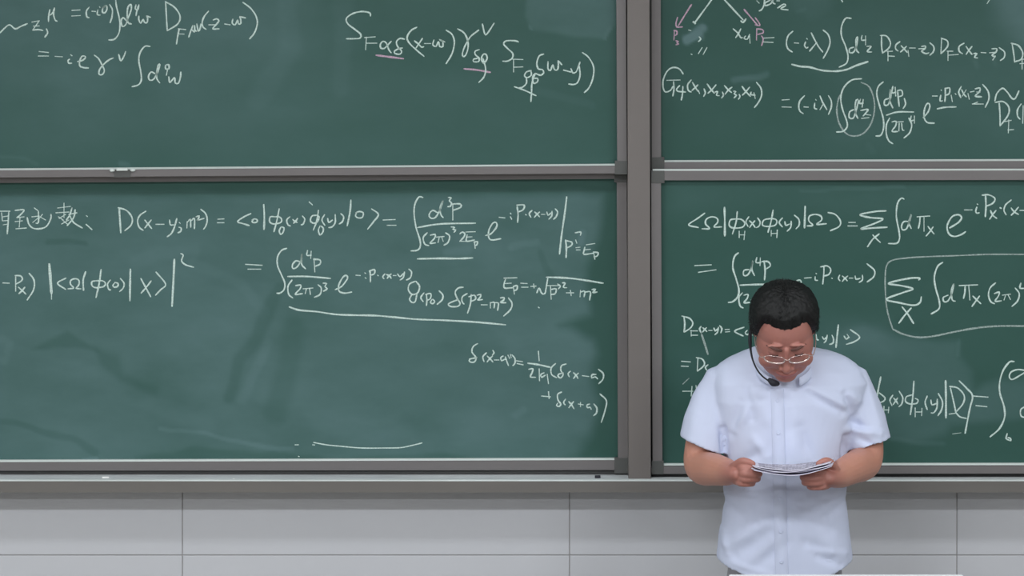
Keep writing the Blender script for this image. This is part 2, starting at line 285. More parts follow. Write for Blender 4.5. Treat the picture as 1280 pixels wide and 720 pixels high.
915,232 1050,238 1160,252 1270,270@2.3; 940,285 945,370; 920,285 1000,285; 985,275 1003,288 990,305; 940,310 975,305 970,335 945,340; 1015,268 1032,270 1020,295 1042,298; 1040,330 1085,330; 1065,315 1070,348
1128,315 1125,355; 1130,325 1155,320 1150,355; 1160,325 1190,325 1185,375; 1200,310 1222,308 1205,328 1232,325
LL|delta_identity|560,410|w
185,98 158,115 150,150 175,185 165,212 138,212 135,195 180,185; 240,155 218,180 225,210; 245,175 265,195 280,212; 278,175 258,195 245,212; 280,140 288,155 278,168; 290,200 318,200; 345,175 330,185 335,205 355,195 365,200; 358,180 370,215 378,235; 375,170 385,190; 390,165 395,185; 400,168 418,190 418,220 405,235
428,205 465,210; 432,222 470,230; 565,145 570,205@2.3; 498,220 560,228 638,245@2.2; 505,258 530,255 525,280 515,305 548,308; 570,255 572,330@2.2; 600,280 580,290 585,308 608,295; 620,290 628,348@2.2; 672,222 645,250 648,290 678,310
738,225 710,235 705,265 720,290 705,312 690,305 690,290 720,280; 765,270 750,285 758,305; 785,280 800,295 812,315; 815,282 798,298 785,315; 840,298 880,303@2.3; 925,290 900,292 898,312 920,305 935,318; 940,258 970,285 968,320 942,348
585,425 640,430@2.3; 628,398 632,440@2.3; 710,400 685,415 688,450 705,475 695,490 678,485 685,470; 735,445 722,465 732,480; 755,460 772,480 788,505; 785,460 768,480 755,498; 815,475 845,480; 828,465 828,492; 885,475 868,482 872,498 888,495 895,508; 912,475 930,500 928,530 910,548; 950,412 990,455 980,520 958,590@2
LL|chalk_arc|300,500|w
460,265 540,280 640,290 760,300 900,300 1000,298 1070,285 1138,268@1.5; 345,280 365,280; 365,352 370,354; 455,280 466,281
LR|equation_upper_line|840,230|w
205,182 160,215 105,255 165,272; 188,280 235,278 210,250 215,220 250,205 282,215 285,240 262,268 310,268; 328,145 330,240 330,325@2.6; 408,172 400,240 378,312; 400,218 365,225 358,260 385,275 440,270 455,245 435,222 400,218
480,205 462,235 475,265; 485,230 505,250 520,272; 518,230 500,250 485,272; 535,212 550,235 545,262 528,272; 420,295 420,335; 455,295 450,348@2.2; 422,318 455,318; 632,162 620,230 600,302; 620,215 575,225 565,255 590,265 640,260 655,240 650,222 620,215
620,290 620,325; 658,288 655,335@2.2; 622,310 655,308; 690,212 670,240 690,268; 705,235 712,258 735,250; 745,232 742,270 720,295; 765,195 792,220 795,255 775,280; 832,138 830,210 828,275@2.4; 845,262 880,258 855,230 860,200 895,190 930,200 935,225 905,252 965,248
975,178 1020,190 1052,230 1045,265 990,292; 1105,240 1145,240; 1100,262 1158,262
LR|equation_upper_line|1024,230|w
418,168 350,172 255,192 320,210 398,218 350,245 260,280 330,275 425,270@2.2; 335,318 360,345 382,365; 375,312 335,345 302,392; 530,95 515,88 490,120 482,200 498,290 502,340 485,370 432,372; 565,235 530,235 515,260 520,285 545,280 565,230 575,190 560,240 575,278
612,205 690,200@2.2; 630,205 628,240 620,278; 655,205 655,295; 680,265 695,285 718,312; 712,268 690,300 668,325; 815,275 870,240 890,210 870,192 830,205 800,260 810,310 845,328 890,315 915,298@2.2; 908,162 955,162; 985,145 978,170 985,182 1000,180; 988,125 991,128
1040,75 1042,140 1038,205@2.2; 1018,70 1060,68 1098,90 1085,120 1045,138; 1070,165 1085,195 1110,215; 1105,165 1085,190 1065,220; 1130,148 1138,152@3; 1200,100 1165,130 1155,165 1168,192; 1200,150 1220,175 1245,190; 1245,145 1220,175 1200,195; 1255,165 1290,165
LR|equation_second_line|830,310|w
192,110 295,105@2.2; 215,152 325,136@2.2; 465,30 440,55 430,120 450,190 468,260 460,305 430,335 402,340@2.2; 530,135 500,140 498,170 520,170 540,140 555,80 548,130 565,172; 580,60 575,90 605,92; 602,62 600,110; 625,80 632,140 628,200@2.2; 610,85 650,85 665,110 640,130
475,232 590,228 705,228@2.2; 490,280 468,310 475,360 495,375; 500,295 525,290 520,315 500,342 535,340; 545,325 580,322; 815,222 830,205 850,200 858,215 850,232; 878,188 920,185; 945,180 945,200 960,202; 950,158 953,161; 1000,115 998,170 992,225@2.2; 978,118 1020,112 1042,135 1030,165 1000,175
1048,188 1052,190; 1098,170 1090,190 1100,205; 1115,175 1132,190 1145,205; 1148,175 1130,190 1115,208; 1158,188 1180,188; 1195,175 1200,195 1225,190; 1240,170 1240,200 1220,215; 1268,98 1315,140 1310,180 1270,212
LR|propagator_line|830,310|w
125,430 130,480 125,525@2.2; 112,425 160,440 180,470 165,500 128,525; 170,515 170,550; 165,518 210,518; 170,545 210,545; 232,490 222,505 232,530; 242,498 255,510 268,522; 265,498 252,512 242,525; 280,515 300,515; 312,500 320,518 335,505; 340,495 335,525 318,542; 348,485 362,505 355,530; 382,510 408,508; 385,525 410,522
500,495 442,520 495,550; 520,515 508,530 520,542 540,530; 540,515 550,545; 950,540 955,570 965,575; 990,555 1000,570 1015,558; 1020,545 1012,580 1000,592; 1050,545 1060,570 1055,595 1035,602; 1090,480 1082,550 1075,622@2.2; 1125,550 1140,570 1155,555; 1145,540 1158,560; 1165,510 1222,555 1190,585 1140,602
110,708 165,712; 108,738 152,740; 212,690 208,765; 202,685 240,695 252,730 210,770; 275,730 258,745 268,765; 118,895 180,895; 175,865 170,925; 200,860 205,900
LR|propagator_line|830,310|g
235,540 255,600 275,665@2.6; 155,815 118,850@2
LR|equation_box|1024,290|g
1290,140 1050,140 850,148 650,155 520,165 450,180 420,215 412,300 418,440 435,530 460,608@1.8; 460,608 530,640 620,658 720,650 840,625 980,600 1120,588 1290,588@2.3
LR|boxed_equation|1024,290|w
622,300 628,288 560,290 432,320 510,335 585,355 520,380 420,420 500,442 590,458 630,440 638,405@2.3; 518,468 555,515 590,572@2.2; 575,475 535,520 498,570@2.2; 772,190 740,215 720,280 728,350 750,430 748,480 700,512@2.2; 805,395 775,410 780,435 805,430 830,380 840,325 825,370 832,425 850,432
875,335 990,330@2.2; 912,340 910,380 902,415@2.2; 935,338 942,425@2.2; 960,400 985,425 1010,448; 1002,400 980,430 955,465; 1102,318 1068,350 1058,395 1072,435 1095,448; 1095,385 1125,375 1120,400 1100,432 1138,430; 1145,395 1195,388; 1165,395 1155,425; 1180,392 1195,422; 1225,350 1250,385 1240,430 1205,465; 1260,320 1255,350 1290,352
LR|equation_bottom_line|1024,430|w
385,205 370,280 360,340@2.2; 375,305 410,335 405,355 372,370; 330,315 320,345 350,370; 405,390 403,430; 435,395 432,430; 405,412 435,412; 460,320 442,350 455,385; 465,338 480,355 492,375; 490,338 475,360 462,378; 500,295 522,335 515,375 498,392
592,232 585,330 570,442@2.2; 580,318 545,330 540,360 570,375 610,370 618,350 600,340; 600,400 600,455; 642,402 640,448; 602,425 642,425; 675,325 662,365 675,410; 698,350 705,380 735,370; 738,345 735,400 715,430 700,430; 745,310 770,360 765,410 742,448@2.2; 790,228 792,340 792,462@2.8
820,275 840,360 855,432; 815,265 865,275 905,320 900,370 855,425; 812,438 858,432; 855,430 880,455 920,465; 875,230 920,275 958,325 940,410 912,558@2.3; 960,325 1055,332@2.2; 980,385 1048,392@2.2; 1218,110 1190,112 1150,165 1128,240 1130,310 1155,390 1158,460 1125,530 1068,580@2.3
1290,165 1240,160 1200,175 1188,205 1205,222 1240,205 1290,175; 1290,390 1260,410 1262,450 1290,460; 1175,560 1168,590 1185,600 1198,605 1195,590 1180,585; 835,562 885,555@1.3'''
def spline(pts):
    if len(pts) < 3: return [Vector(p) for p in pts]
    v = [Vector(p) for p in pts]; out = []
    e = [v[0]*2-v[1]] + v + [v[-1]*2-v[-2]]
    for i in range(1, len(e)-2):
        p0, p1, p2, p3 = e[i-1:i+3]; n = max(2, min(8, int((p2-p1).length/1.6)))
        for k in range(n):
            t = k/n
            out.append(0.5*((2*p1)+(-p0+p2)*t+(2*p0-5*p1+4*p2-p3)*t*t+(-p0+3*p1-3*p2+p3)*t**3))
    out.append(v[-1]); return out
BOARD_Y = {'UL': -0.080, 'LL': -0.030, 'UR': -0.030, 'LR': -0.080}
def writing(board, name, kind, ox, oy, lines, parent, store):
    vs, fs = store; Y = BOARD_Y[board] - 0.0008
    for ln in lines:
        for st in ln.split(';'):
            st = st.strip()
            if not st: continue
            wd = 2.0
            if '@' in st: st, wd_ = st.split('@'); wd = float(wd_)
            pts = [(ox+float(a.split(',')[0])/5, oy+float(a.split(',')[1])/5) for a in st.split()]
            s = spline(pts); n = len(s); b0 = len(vs); seed = random.random()*50
            dy = -random.random()*0.0002
            for i, p in enumerate(s):
                t = (s[min(i+1, n-1)]-s[max(i-1, 0)])
                if t.length < 1e-6: t = Vector((1, 0))
                t.normalize(); nn = Vector((-t.y, t.x))
                hw = wd*0.5*(0.92+0.32*noise.noise((seed, i*0.25, 0)))
                if i in (0, n-1): hw *= 0.62; p = p + t*(0.5 if i else -0.5)
                for sgn in (-1, 1):
                    q = P(p.x+nn.x*hw*sgn, p.y+nn.y*hw*sgn, Y); vs.append((q.x, Y+dy, q.z))
            for i in range(n-1):
                a = b0+2*i; fs.append((a, a+1, a+3, a+2))

# ---------------------------------------------------------------- chalkboards
def seg_d(px, py, ax, ay, bx, by):
    dx, dy = bx-ax, by-ay; L = dx*dx+dy*dy
    t = 0 if L == 0 else max(0, min(1, ((px-ax)*dx+(py-ay)*dy)/L))
    return math.hypot(px-ax-t*dx, py-ay-t*dy), t
def sm(a, b, x):
    t = max(0, min(1, (x-a)/(b-a))); return t*t*(3-2*t)
def poly_in(px, py, poly):
    ins = False; d = 1e9; j = len(poly)-1
    for i in range(len(poly)):
        (x1, y1), (x2, y2) = poly[i], poly[j]
        if (y1 > py) != (y2 > py) and px < (x2-x1)*(py-y1)/(y2-y1)+x1: ins = not ins
        d = min(d, seg_d(px, py, x1, y1, x2, y2)[0]); j = i
    return d if ins else -d
# eraser marks and painted light patches: ('poly', outline, softness, amount) / ('swipe', path, half width, amount), in picture pixels
DUST_AND_LIGHT = {
 'UL': (0.20, [
  ('swipe', [(70,-40),(105,60),(110,130)], 50, 0.10), ('swipe', [(355,-20),(365,60),(330,110),(322,124)], 16, 0.13),  # first swipe paints a broad lamp reflection
  ('poly', [(300,10),(400,0),(395,60),(350,75),(310,60)], 25, 0.06), ('swipe', [(430,-30),(428,60),(424,110)], 14, 0.12),  # the last swipe here is a painted reflection column
  ('poly', [(660,-40),(770,-40),(769,30),(756,50),(720,47),(664,36),(656,22)], 4, 0.30), ('swipe', [(764,36),(758,50)], 2.5, 0.25), ('swipe',[(661,33),(664,36)],2,0.3),
  ('swipe', [(672,113),(700,119),(740,130)], 6, 0.10), ('poly', [(440,90),(560,95),(740,118),(745,200),(470,205),(430,130)], 30, 0.05),
  ('swipe', [(0,196),(30,198),(48,204)], 2.5, 0.12), ('swipe', [(150,206),(160,206)], 3, 0.3), ('poly',[(-400,-400),(380,-400),(380,150),(-400,150)],150,0.26)]),  # big last patch paints stronger light on the left side
 'UR': (0.14, [
  ('swipe', [(857,50),(868,42),(877,36)], 6, 0.85), ('swipe', [(855,46),(874,46)], 5, 0.5), ('swipe', [(918,102),(935,97),(957,92)], 4.5, 0.34),
  ('poly', [(985,-40),(1040,-40),(1040,12),(1015,22),(990,12)], 9, 0.14), ('swipe', [(995,16),(1006,12)], 2.5, 0.12),
  ('poly', [(1235,-40),(1340,-40),(1340,70),(1280,50),(1250,25)], 22, 0.55), ('swipe', [(1219,78),(1221,84)], 4, 0.14), ('swipe', [(1241,76),(1243,82)], 3, 0.12),  # corner patch is a painted reflection
  ('poly', [(1000,30),(1500,30),(1500,190),(1040,190)], 60, 0.14), ('swipe', [(1084,182),(1092,190)], 5, 0.06)]),
 'LL': (0.12, [
  ('poly', [(-200,243),(752,243),(748,300),(735,330),(734,360),(736,392),(700,408),(742,425),(747,440),(738,470),(748,500),(738,545),(722,570),(690,580),(-200,580)], 10, 0.46),
  ('poly', [(40,436),(85,412),(122,438),(100,435)], 4, -0.23), ('poly', [(115,430),(150,445),(155,470),(200,480),(196,495),(150,478),(128,455)], 6, -0.20),
  ('swipe', [(348,362),(322,420),(300,450),(286,496)], 9, -0.19), ('swipe', [(368,410),(362,450),(345,515)], 17, -0.17),
  ('swipe', [(335,430),(318,465),(302,500)], 7, 0.14), ('poly', [(240,400),(330,385),(300,440),(275,495),(200,490),(205,430)], 16, 0.10),
  ('swipe', [(0,526),(40,534),(90,550),(120,566)], 5, -0.17), ('swipe', [(200,536),(260,543),(310,555),(350,564),(366,562)], 3, 0.23),
  ('poly', [(170,570),(240,560),(300,563),(420,572),(560,567),(600,578),(170,580)], 4, -0.23), ('swipe', [(60,302),(105,304)], 4, -0.20),
  ('swipe', [(0,420),(12,430),(4,452)], 5, 0.14), ('swipe', [(170,328),(200,318),(240,315)], 10, 0.09), ('swipe', [(640,310),(672,302)], 5, 0.19), ('swipe', [(560,315),(585,312)], 6, 0.17),
  ('swipe', [(675,315),(688,345)], 5, -0.14), ('swipe', [(0,440),(90,460),(180,500),(260,535)], 14, 0.09), ('poly', [(620,415),(700,412),(742,428),(720,470),(640,450)], 12, 0.10),
  ('poly', [(640,465),(730,470),(735,540),(690,572),(560,560),(600,500)], 14, 0.07), ('swipe', [(645,518),(655,512)], 5, 0.17), ('poly', [(380,515),(500,520),(520,552),(400,550)], 12, 0.10), ('swipe', [(105,574),(122,573)], 2.5, 0.40),
  ('swipe', [(727,291),(726,302)], 5, 0.26), ('swipe',[(240,330),(300,352),(330,390)], 8, 0.09)]),
 'LR': (0.12, [
  ('poly', [(1020,428),(1080,405),(1120,420),(1198,428),(1200,445),(1214,462),(1212,490),(1230,480),(1300,470),(1300,520),(1190,530),(1182,543),(1140,552),(1060,545)], 8, 0.26),
  ('swipe', [(1198,426),(1199,444)], 2.5, 0.14), ('swipe', [(1114,550),(1150,551),(1180,555)], 3.5, 0.14), ('swipe', [(1000,239),(1060,236),(1130,234)], 2.5, 0.14),
  ('poly', [(840,226),(1400,226),(1400,262),(840,262)], 20, 0.10), ('poly', [(850,440),(900,430),(880,480),(845,500)], 15, 0.10), ('poly', [(1020,395),(1110,400),(1110,440),(1020,440)], 15, 0.12)]),
}
def dust_and_light_at(bd, px, py):
    base, L = DUST_AND_LIGHT[bd]; v = base
    wx = 4*noise.noise((px*0.03, py*0.03, 3)); wy = 4*noise.noise((px*0.03, py*0.03, 9))
    x, y = px+wx, py+wy
    for k, path, s, a in L:
        if k == 'poly':
            xs_ = [q[0] for q in path]; ys_ = [q[1] for q in path]
            if x < min(xs_)-s or x > max(xs_)+s or y < min(ys_)-s or y > max(ys_)+s: continue
            v += a*sm(-s, s, poly_in(x, y, path))
        else:
            d = min(seg_d(x, y, *path[i], *path[i+1])[0] for i in range(len(path)-1))
            v += a*(1-sm(0.35*s, 1.3*s, d))
    return max(0, v)
def panel(bd, x0, x1, y0, y1, parent, fine):
    Y = BOARD_Y[bd]; vs, fs, du = [], [], []
    def steps(a, b, f0, f1):
        out = [a]
        while out[-1] < b-0.1:
            c = out[-1]; out.append(min(b, c + (2.5 if f0-10 <= c <= f1+10 else 20)))
        return out
    X = steps(x0, x1, 0, 1280); Z = steps(y0, y1, 0, 720)
    for y in Z:
        for x in X:
            q = P(x, y, Y); vs.append(q); du.append(dust_and_light_at(bd, x, y))
    n = len(X)
    for j in range(len(Z)-1):
        for i in range(n-1): a = j*n+i; fs.append((a, a+n, a+n+1, a+1))
    front = len(vs)
    cs = [P(x0,y0,Y), P(x1,y0,Y), P(x1,y1,Y), P(x0,y1,Y)]
    vs += [Vector((c.x, Y+0.0005, c.z)) for c in cs] + [Vector((c.x, Y+0.014, c.z)) for c in cs]; du += [0.1]*8
    f = front; fs += [(f+4,f+5,f+6,f+7)] + [(f+i, f+(i+1)%4, f+4+(i+1)%4, f+4+i) for i in range(4)]
    me = bpy.data.meshes.new('board_panel'); me.from_pydata([tuple(v) for v in vs], [], fs); me.update()
    at = me.attributes.new('dust', 'FLOAT', 'POINT'); at.data.foreach_set('value', du)
    return put('board_panel', me, 'board', parent)

def rail(name, xa, xb, yin_a, yin_b, yout_a, yout_b, Yf, Yp, parent, chamfer=2.2):
    """frame rail along x; the panel side edge carries a bright bevelled strip"""
    s = 1 if yout_a > yin_a else -1
    prism(name, [(xa, yin_a+(chamfer if s > 0 else 0)), (xb, yin_b+(chamfer if s > 0 else 0)), (xb, yout_b), (xa, yout_a)], Yf, Yp+0.02, 'alu', parent)
def strip(name, xa, xb, ya, yb, Yf, Yp, parent, th=2.2):
    """bevelled strip sloping from the panel (top) forward to the rail face"""
    a = P(xa, ya, Yf); b = P(xb, yb, Yf); a2 = P(xa, ya+th, Yf); b2 = P(xb, yb+th, Yf)
    vs = [Vector((a.x, Yf+0.006, a.z)), Vector((b.x, Yf+0.006, b.z)), Vector((b.x, Yf, b2.z)), Vector((a.x, Yf, a2.z)),
          Vector((a.x, Yp, a.z)), Vector((b.x, Yp, b.z)), Vector((b.x, Yp, b2.z)), Vector((a.x, Yp, a2.z))]
    me = mesh(name, vs, [(0,1,2,3),(0,4,5,1),(3,2,6,7),(4,7,6,5),(0,3,7,4),(1,5,6,2)])
    return put(name, me, 'alu_bright', parent)  # much paler than the rail: lamp light on the edge put into the colour

boards = {}
spec = {
 'UL': ('upper left green chalkboard holding the two line integral equations, hung slightly crooked', -0.10),
 'LL': ('lower left green chalkboard, streaked with eraser dust, below the crooked upper one', -0.05),
 'UR': ('upper right green chalkboard with pink arrows and the circled integral', -0.05),
 'LR': ('lower right green chalkboard behind the person, with a boxed equation', -0.10)}
for k, (lb, Yf) in spec.items():
    boards[k] = thing('chalkboard', lb, 'chalkboard', P(400 if k[1] == 'L' else 1260, 215 if k[0] == 'U' else 590, Yf))
# upper left (front layer)
b = boards['UL']; Yf, Yp = -0.10, -0.08
panel('UL', -118, 776, -166, 213, b, 4)
rail('frame_rail', -122, 783, 211.8, 205.2, 222.6, 216.6, Yf, Yp, b)
strip('lit_edge_strip', -118, 772, 211.8, 205.0, Yf, Yp, b, 2.0)
prism('frame_stile', [(769.6,-166),(781.6,-166),(783.6,207),(771.6,207)], Yf, Yp+0.02, 'alu', b)
prism('frame_stile', [(-134,-166),(-122,-166),(-120,222),(-132,222)], Yf, Yp+0.02, 'alu', b)
rail('frame_rail', -122, 783, -166, -170, -180, -184, Yf, Yp, b)
prism('corner_bracket', [(768.6,201),(784,201),(784.2,218),(768.6,218.2)], Yf-0.002, Yp+0.02, 'corner', b, 0.001)
# lower left (rear layer)
b = boards['LL']; Yf, Yp = -0.05, -0.03
panel('LL', -116, 776, 222, 578, b, 4)
rail('frame_rail', -122, 783, 229.4, 223.4, 212, 206, Yf, Yp, b, 0)
rail('frame_rail', -122, 783, 576.2, 573.0, 588.6, 587.4, Yf, Yp, b)
prism('bottom_gap_strip', [(-122,588.6),(785,587.4),(785,592.8),(-122,592.8)], Yf+0.012, -0.006, 'gap_strip', b)  # dark strip filling the gap above the tray
strip('lit_edge_strip', -118, 772, 576.0, 573.0, Yf, Yp, b, 2.0)
prism('frame_stile', [(771,224),(783.2,224),(784.8,588),(772.6,588)], Yf, Yp+0.02, 'alu', b)
prism('frame_stile', [(-134,224),(-120,224),(-120,588),(-134,588)], Yf, Yp+0.02, 'alu', b)
prism('corner_bracket', [(768,572.5),(785.6,572.5),(785.6,592),(768,592)], Yf-0.002, Yp+0.02, 'corner', b, 0.001)
prism('corner_bracket', [(768,212),(783.6,212),(783.6,228),(768,228)], Yf-0.002, Yp+0.02, 'corner', b, 0.001)
# upper right (rear layer)
b = boards['UR']; Yf, Yp = -0.05, -0.03
panel('UR', 824, 1712, -166, 203, b, 4)
rail('frame_rail', 814, 1722, 200.8, 197.6, 216, 216, Yf, Yp, b)
strip('lit_edge_strip', 826, 1712, 200.6, 197.8, Yf, Yp, b, 2.0)
prism('frame_stile', [(813.6,-166),(825.6,-166),(826.4,201),(814.4,201)], Yf, Yp+0.02, 'alu', b)
prism('frame_stile', [(1712,-166),(1724,-166),(1724,212),(1712,212)], Yf, Yp+0.02, 'alu', b)
rail('frame_rail', 814, 1722, -166, -168, -178, -180, Yf, Yp, b)
prism('corner_bracket', [(814.2,196.5),(830.5,196.5),(830.5,212),(814.2,212)], Yf-0.002, Yp+0.02, 'corner', b, 0.001)
# lower right (front layer)
b = boards['LR']; Yf, Yp = -0.10, -0.08
panel('LR', 824, 1712, 222, 584, b, 4)
rail('frame_rail', 814, 1722, 225.4, 224.6, 213.6, 212.6, Yf, Yp, b, 0)
strip('lit_edge_strip', 816, 1722, 211.6, 210.8, Yf, Yp, b, 2.2)
rail('frame_rail', 814, 1722, 580.6, 579.4, 592.4, 591.6, Yf, Yp, b)
strip('lit_edge_strip', 827, 1712, 580.0, 579.0, Yf, Yp, b, 2.0)
prism('frame_stile', [(814.0,225),(826.2,225),(828,581),(815.8,581)], Yf, Yp+0.02, 'alu', b)
prism('frame_stile', [(1712,225),(1724,225),(1724,581),(1712,581)], Yf, Yp+0.02, 'alu', b)
prism('corner_bracket', [(813.8,213.4),(830.6,213.4),(830.6,229),(813.8,229)], Yf-0.002, Yp+0.02, 'corner', b, 0.001)
prism('corner_bracket', [(814.6,576),(829.6,576),(829.6,593),(814.6,593)], Yf-0.002, Yp+0.02, 'corner', b, 0.001)
prism('bottom_gap_strip', [(814.6,592.2),(1722,591.6),(1722,595.8),(814.6,595.8)], Yf+0.015, -0.006, 'dark', b)  # shade of the gap above the tray, put in as a dark strip
# latch on the upper left board
lt = prism('latch_plate', [(145.5,210.4),(159.5,210.2),(159.5,213.4),(145.5,213.6)], -0.108, -0.099, 'alu_bright', boards['UL'], 0.001)
prism('latch_recess', [(141,213.2),(164,213.0),(163,221.6),(143,221.8)], -0.1012, -0.098, 'corner', boards['UL'])
for x, y in ((140.2, 213), (166, 212.6)):
    c = P(x, y, -0.106); vs, fs = [], []
    for j, (r, yy) in enumerate(((0.0045,0.006),(0.0065,0.002),(0.0065,-0.002),(0.003,-0.005))):
        for i in range(10):
            a = i*math.tau/10; vs.append((c.x+r*math.cos(a)*1.2, c.y+yy, c.z+r*math.sin(a)*0.7))
    for j in range(3):
        for i in range(10): fs.append((j*10+i, j*10+(i+1)%10, j*10+10+(i+1)%10, j*10+10+i))
    fs += [tuple(range(10)), tuple(range(30, 40))]
    put('latch_knob', mesh('latch_knob', vs, fs), 'alu_bright', boards['UL'], True)
# writing
store = {}
cur = None
for ln in DATA.strip().split('\n'):
    if '|' in ln:
        bd, nm, og, kd = ln.split('|'); ox, oy = map(float, og.split(',')); cur = (bd, nm, kd); store.setdefault(cur, ([], []))
    else: writing(cur[0], cur[1], cur[2], ox, oy, [ln], None, store[cur])
clusters = []
for (bd, nm, kd), (vs, fs) in store.items():
    st, a = [], 0                               # strokes: runs of linked quads
    lo = 0
    for i in range(1, len(fs)+1):
        if i == len(fs) or fs[i][0] != fs[i-1][0]+2:
            st.append(fs[lo:i]); lo = i
    bb = []
    for q in st:
        X = [vs[k][0] for f in q for k in f]; Z = [vs[k][2] for f in q for k in f]; bb.append([min(X), max(X), min(Z), max(Z), [q]])
    G = 15*KPX; ch = True
    while ch:
        ch = False
        for i in range(len(bb)):
            for j in range(i+1, len(bb)):
                A, B = bb[i], bb[j]
                if A[0]-G < B[1] and B[0]-G < A[1] and A[2]-G*.3 < B[3] and B[2]-G*.3 < A[3]:
                    bb[i] = [min(A[0],B[0]), max(A[1],B[1]), min(A[2],B[2]), max(A[3],B[3]), A[4]+B[4]]; del bb[j]; ch = True; break
            if ch: break
    for B in bb:
        F = [f for q in B[4] for f in q]; ks = sorted({k for f in F for k in f}); mp = {k: n_ for n_, k in enumerate(ks)}
        clusters.append(((bd, nm, kd), ([vs[k] for k in ks], [tuple(mp[k] for k in f) for f in F])))
for (bd, nm, kd), (vs, fs) in clusters:
    me = bpy.data.meshes.new('chalk_writing'); me.from_pydata(vs, [], fs); me.update()
    o = put('chalk_writing', me, 'chalk_'+kd, boards[bd])
    if kd == 'p': o['label'] = 'pink chalk marks'

# ---------------------------------------------------------------- fixed frame: posts, rails, tray
fr = thing('board_frame', 'grey aluminium chalkboard frame with wide centre post and chalk tray', 'board frame', P(800, 616, -0.06))
prism('centre_post', [(783.6,-190),(811.4,-190),(813.6,600),(785.8,600)], -0.12, -0.002, 'alu_post', fr, 0.0015)
prism('post_groove', [(811.6,-190),(814.2,-190),(815.6,600),(813.6,600)], -0.055, -0.002, 'dark', fr)
prism('side_post', [(-166,-190),(-138,-190),(-138,600),(-166,600)], -0.12, -0.002, 'alu_post', fr, 0.0015)
prism('side_post', [(1727,-190),(1755,-190),(1755,600),(1727,600)], -0.12, -0.002, 'alu_post', fr, 0.0015)
prism('top_rail', [(-166,-204),(1755,-204),(1755,-189),(-166,-189)], -0.13, -0.002, 'alu_post', fr, 0.002)
# tray: sheet profile with a rolled front lip, extruded along x
zt = P(0, 600.2, -0.15).z; zb = P(0, 615.6, -0.15).z
prof = [(-0.004, zt-0.002), (-0.12, zt-0.002), (-0.138, zt-0.001), (-0.144, zt+0.0022), (-0.149, zt+0.0005), (-0.151, zt-0.003), (-0.150, zb), (-0.144, zb-0.0005), (-0.143, zt-0.010), (-0.004, zt-0.010)]
xa, xb = P(-172, 0, -0.15).x, P(1762, 0, -0.15).x
n = len(prof); vs = [(x, y, z) for x in (xa, xb) for y, z in prof]
put('chalk_tray', mesh('chalk_tray', vs, [tuple(range(n)), tuple(range(n, 2*n))]+[(i, (i+1) % n, n+(i+1) % n, n+i) for i in range(n)]), 'tray', fr)
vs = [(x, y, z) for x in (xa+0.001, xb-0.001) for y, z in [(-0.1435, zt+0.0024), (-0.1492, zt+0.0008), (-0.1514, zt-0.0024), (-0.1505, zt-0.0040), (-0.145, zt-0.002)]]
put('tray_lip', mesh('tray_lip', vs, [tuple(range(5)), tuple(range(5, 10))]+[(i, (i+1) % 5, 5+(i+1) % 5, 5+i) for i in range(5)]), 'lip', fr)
box('tray_top_light', xa+0.002, xb-0.002, -0.143, -0.125, zt-0.0008, zt+0.0006, 'tray_light', fr)  # pale layers paint the light falling on the tray top
box('tray_top_light', xa+0.002, xb-0.002, -0.1249, -0.006, zt-0.0018, zt-0.0002, 'tray_light', fr)
def stick(px, L, r, label, m, ang, Y=-0.13, grp=None, name='chalk_stick', cat='chalk'):
    z0 = zt-0.0015; c = Vector((P(px, 596, Y).x, Y, z0+r)); d = Vector((math.cos(ang), math.sin(ang), 0)); u = Vector((0,0,1)); s = d.cross(u)
    vs, fs = [], []
    prof_ = [(-L/2, r*0.8), (-L/2+0.001, r), (0, r*0.98), (L/2-0.0015, r*0.93), (L/2, r*0.6)]
    for t, rr in prof_:
        for i in range(12):
            a = i*math.tau/12; vs.append(c+d*t+s*rr*math.cos(a)+u*rr*math.sin(a))
    for j in range(4):
        for i in range(12): fs.append((j*12+i, j*12+(i+1)%12, j*12+12+(i+1)%12, j*12+12+i))
    fs += [tuple(range(12)), tuple(range(48, 60))]
    o = put(name, mesh(name, vs, fs), m, None, True); tag(o, label, cat, grp); return o
stick(292, 0.006, 0.0022, 'tiny white chalk crumb near the left end of the tray', 'stick', 0.5, -0.135, 'chalk on the tray')
stick(132, 0.020, 0.0030, 'white chalk stub lying at the far left of the tray', 'stick', 0.08, -0.11, 'chalk on the tray')
stick(885, 0.018, 0.0030, 'white chalk stub on the tray beside the elbow of the person', 'stick', 0.1, -0.14, 'chalk on the tray')
# dark magnet, a small rounded block
c = P(747, 594.5, -0.10); me = mesh('magnet', [(c.x+sx*0.008, -0.105+sy*0.006, zt-0.002+(0.009 if sz else 0)) for sx in (-1,1) for sy in (-1,1) for sz in (0,1)], [(0,1,3,2),(4,6,7,5),(0,4,5,1),(2,3,7,6),(0,2,6,4),(1,5,7,3)])
bevel(me, 0.002, 3); o = put('magnet', me, 'mic', None, True); tag(o, 'small dark block on the tray left of the centre post', 'magnet')

# ---------------------------------------------------------------- ceiling lamps
first = None
for i, (x, y, s) in enumerate(LAMPS):
    t = thing('ceiling_lamp', 'white fluorescent ceiling lamp, %s column, %s row from the boards' % (('left', 'middle', 'right')[i % 3], ('nearest', 'second', 'third')[i//3]), 'ceiling lamp', (x, y, HC), 'ceiling lamps over the classroom')
    a = box('housing', x-0.62, x+0.62, y-0.15, y+0.15, HC-0.07, HC-0.0005, 'tube', t, 0.008)
    for k in (-0.07, 0.07): box('tube', x-0.58, x+0.58, y+k-0.014, y+k+0.014, HC-0.098, HC-0.071, 'glow', t, 0.010)
    ld = bpy.data.lights.new('lamp_light', 'AREA'); ld.shape = 'RECTANGLE'; ld.size = 1.2; ld.size_y = 0.26; ld.energy = s; ld.color = LAMP_COL
    lo = bpy.data.objects.new('lamp_light', ld); COL.objects.link(lo); lo.parent = t; lo.location = (0, 0, -0.105)

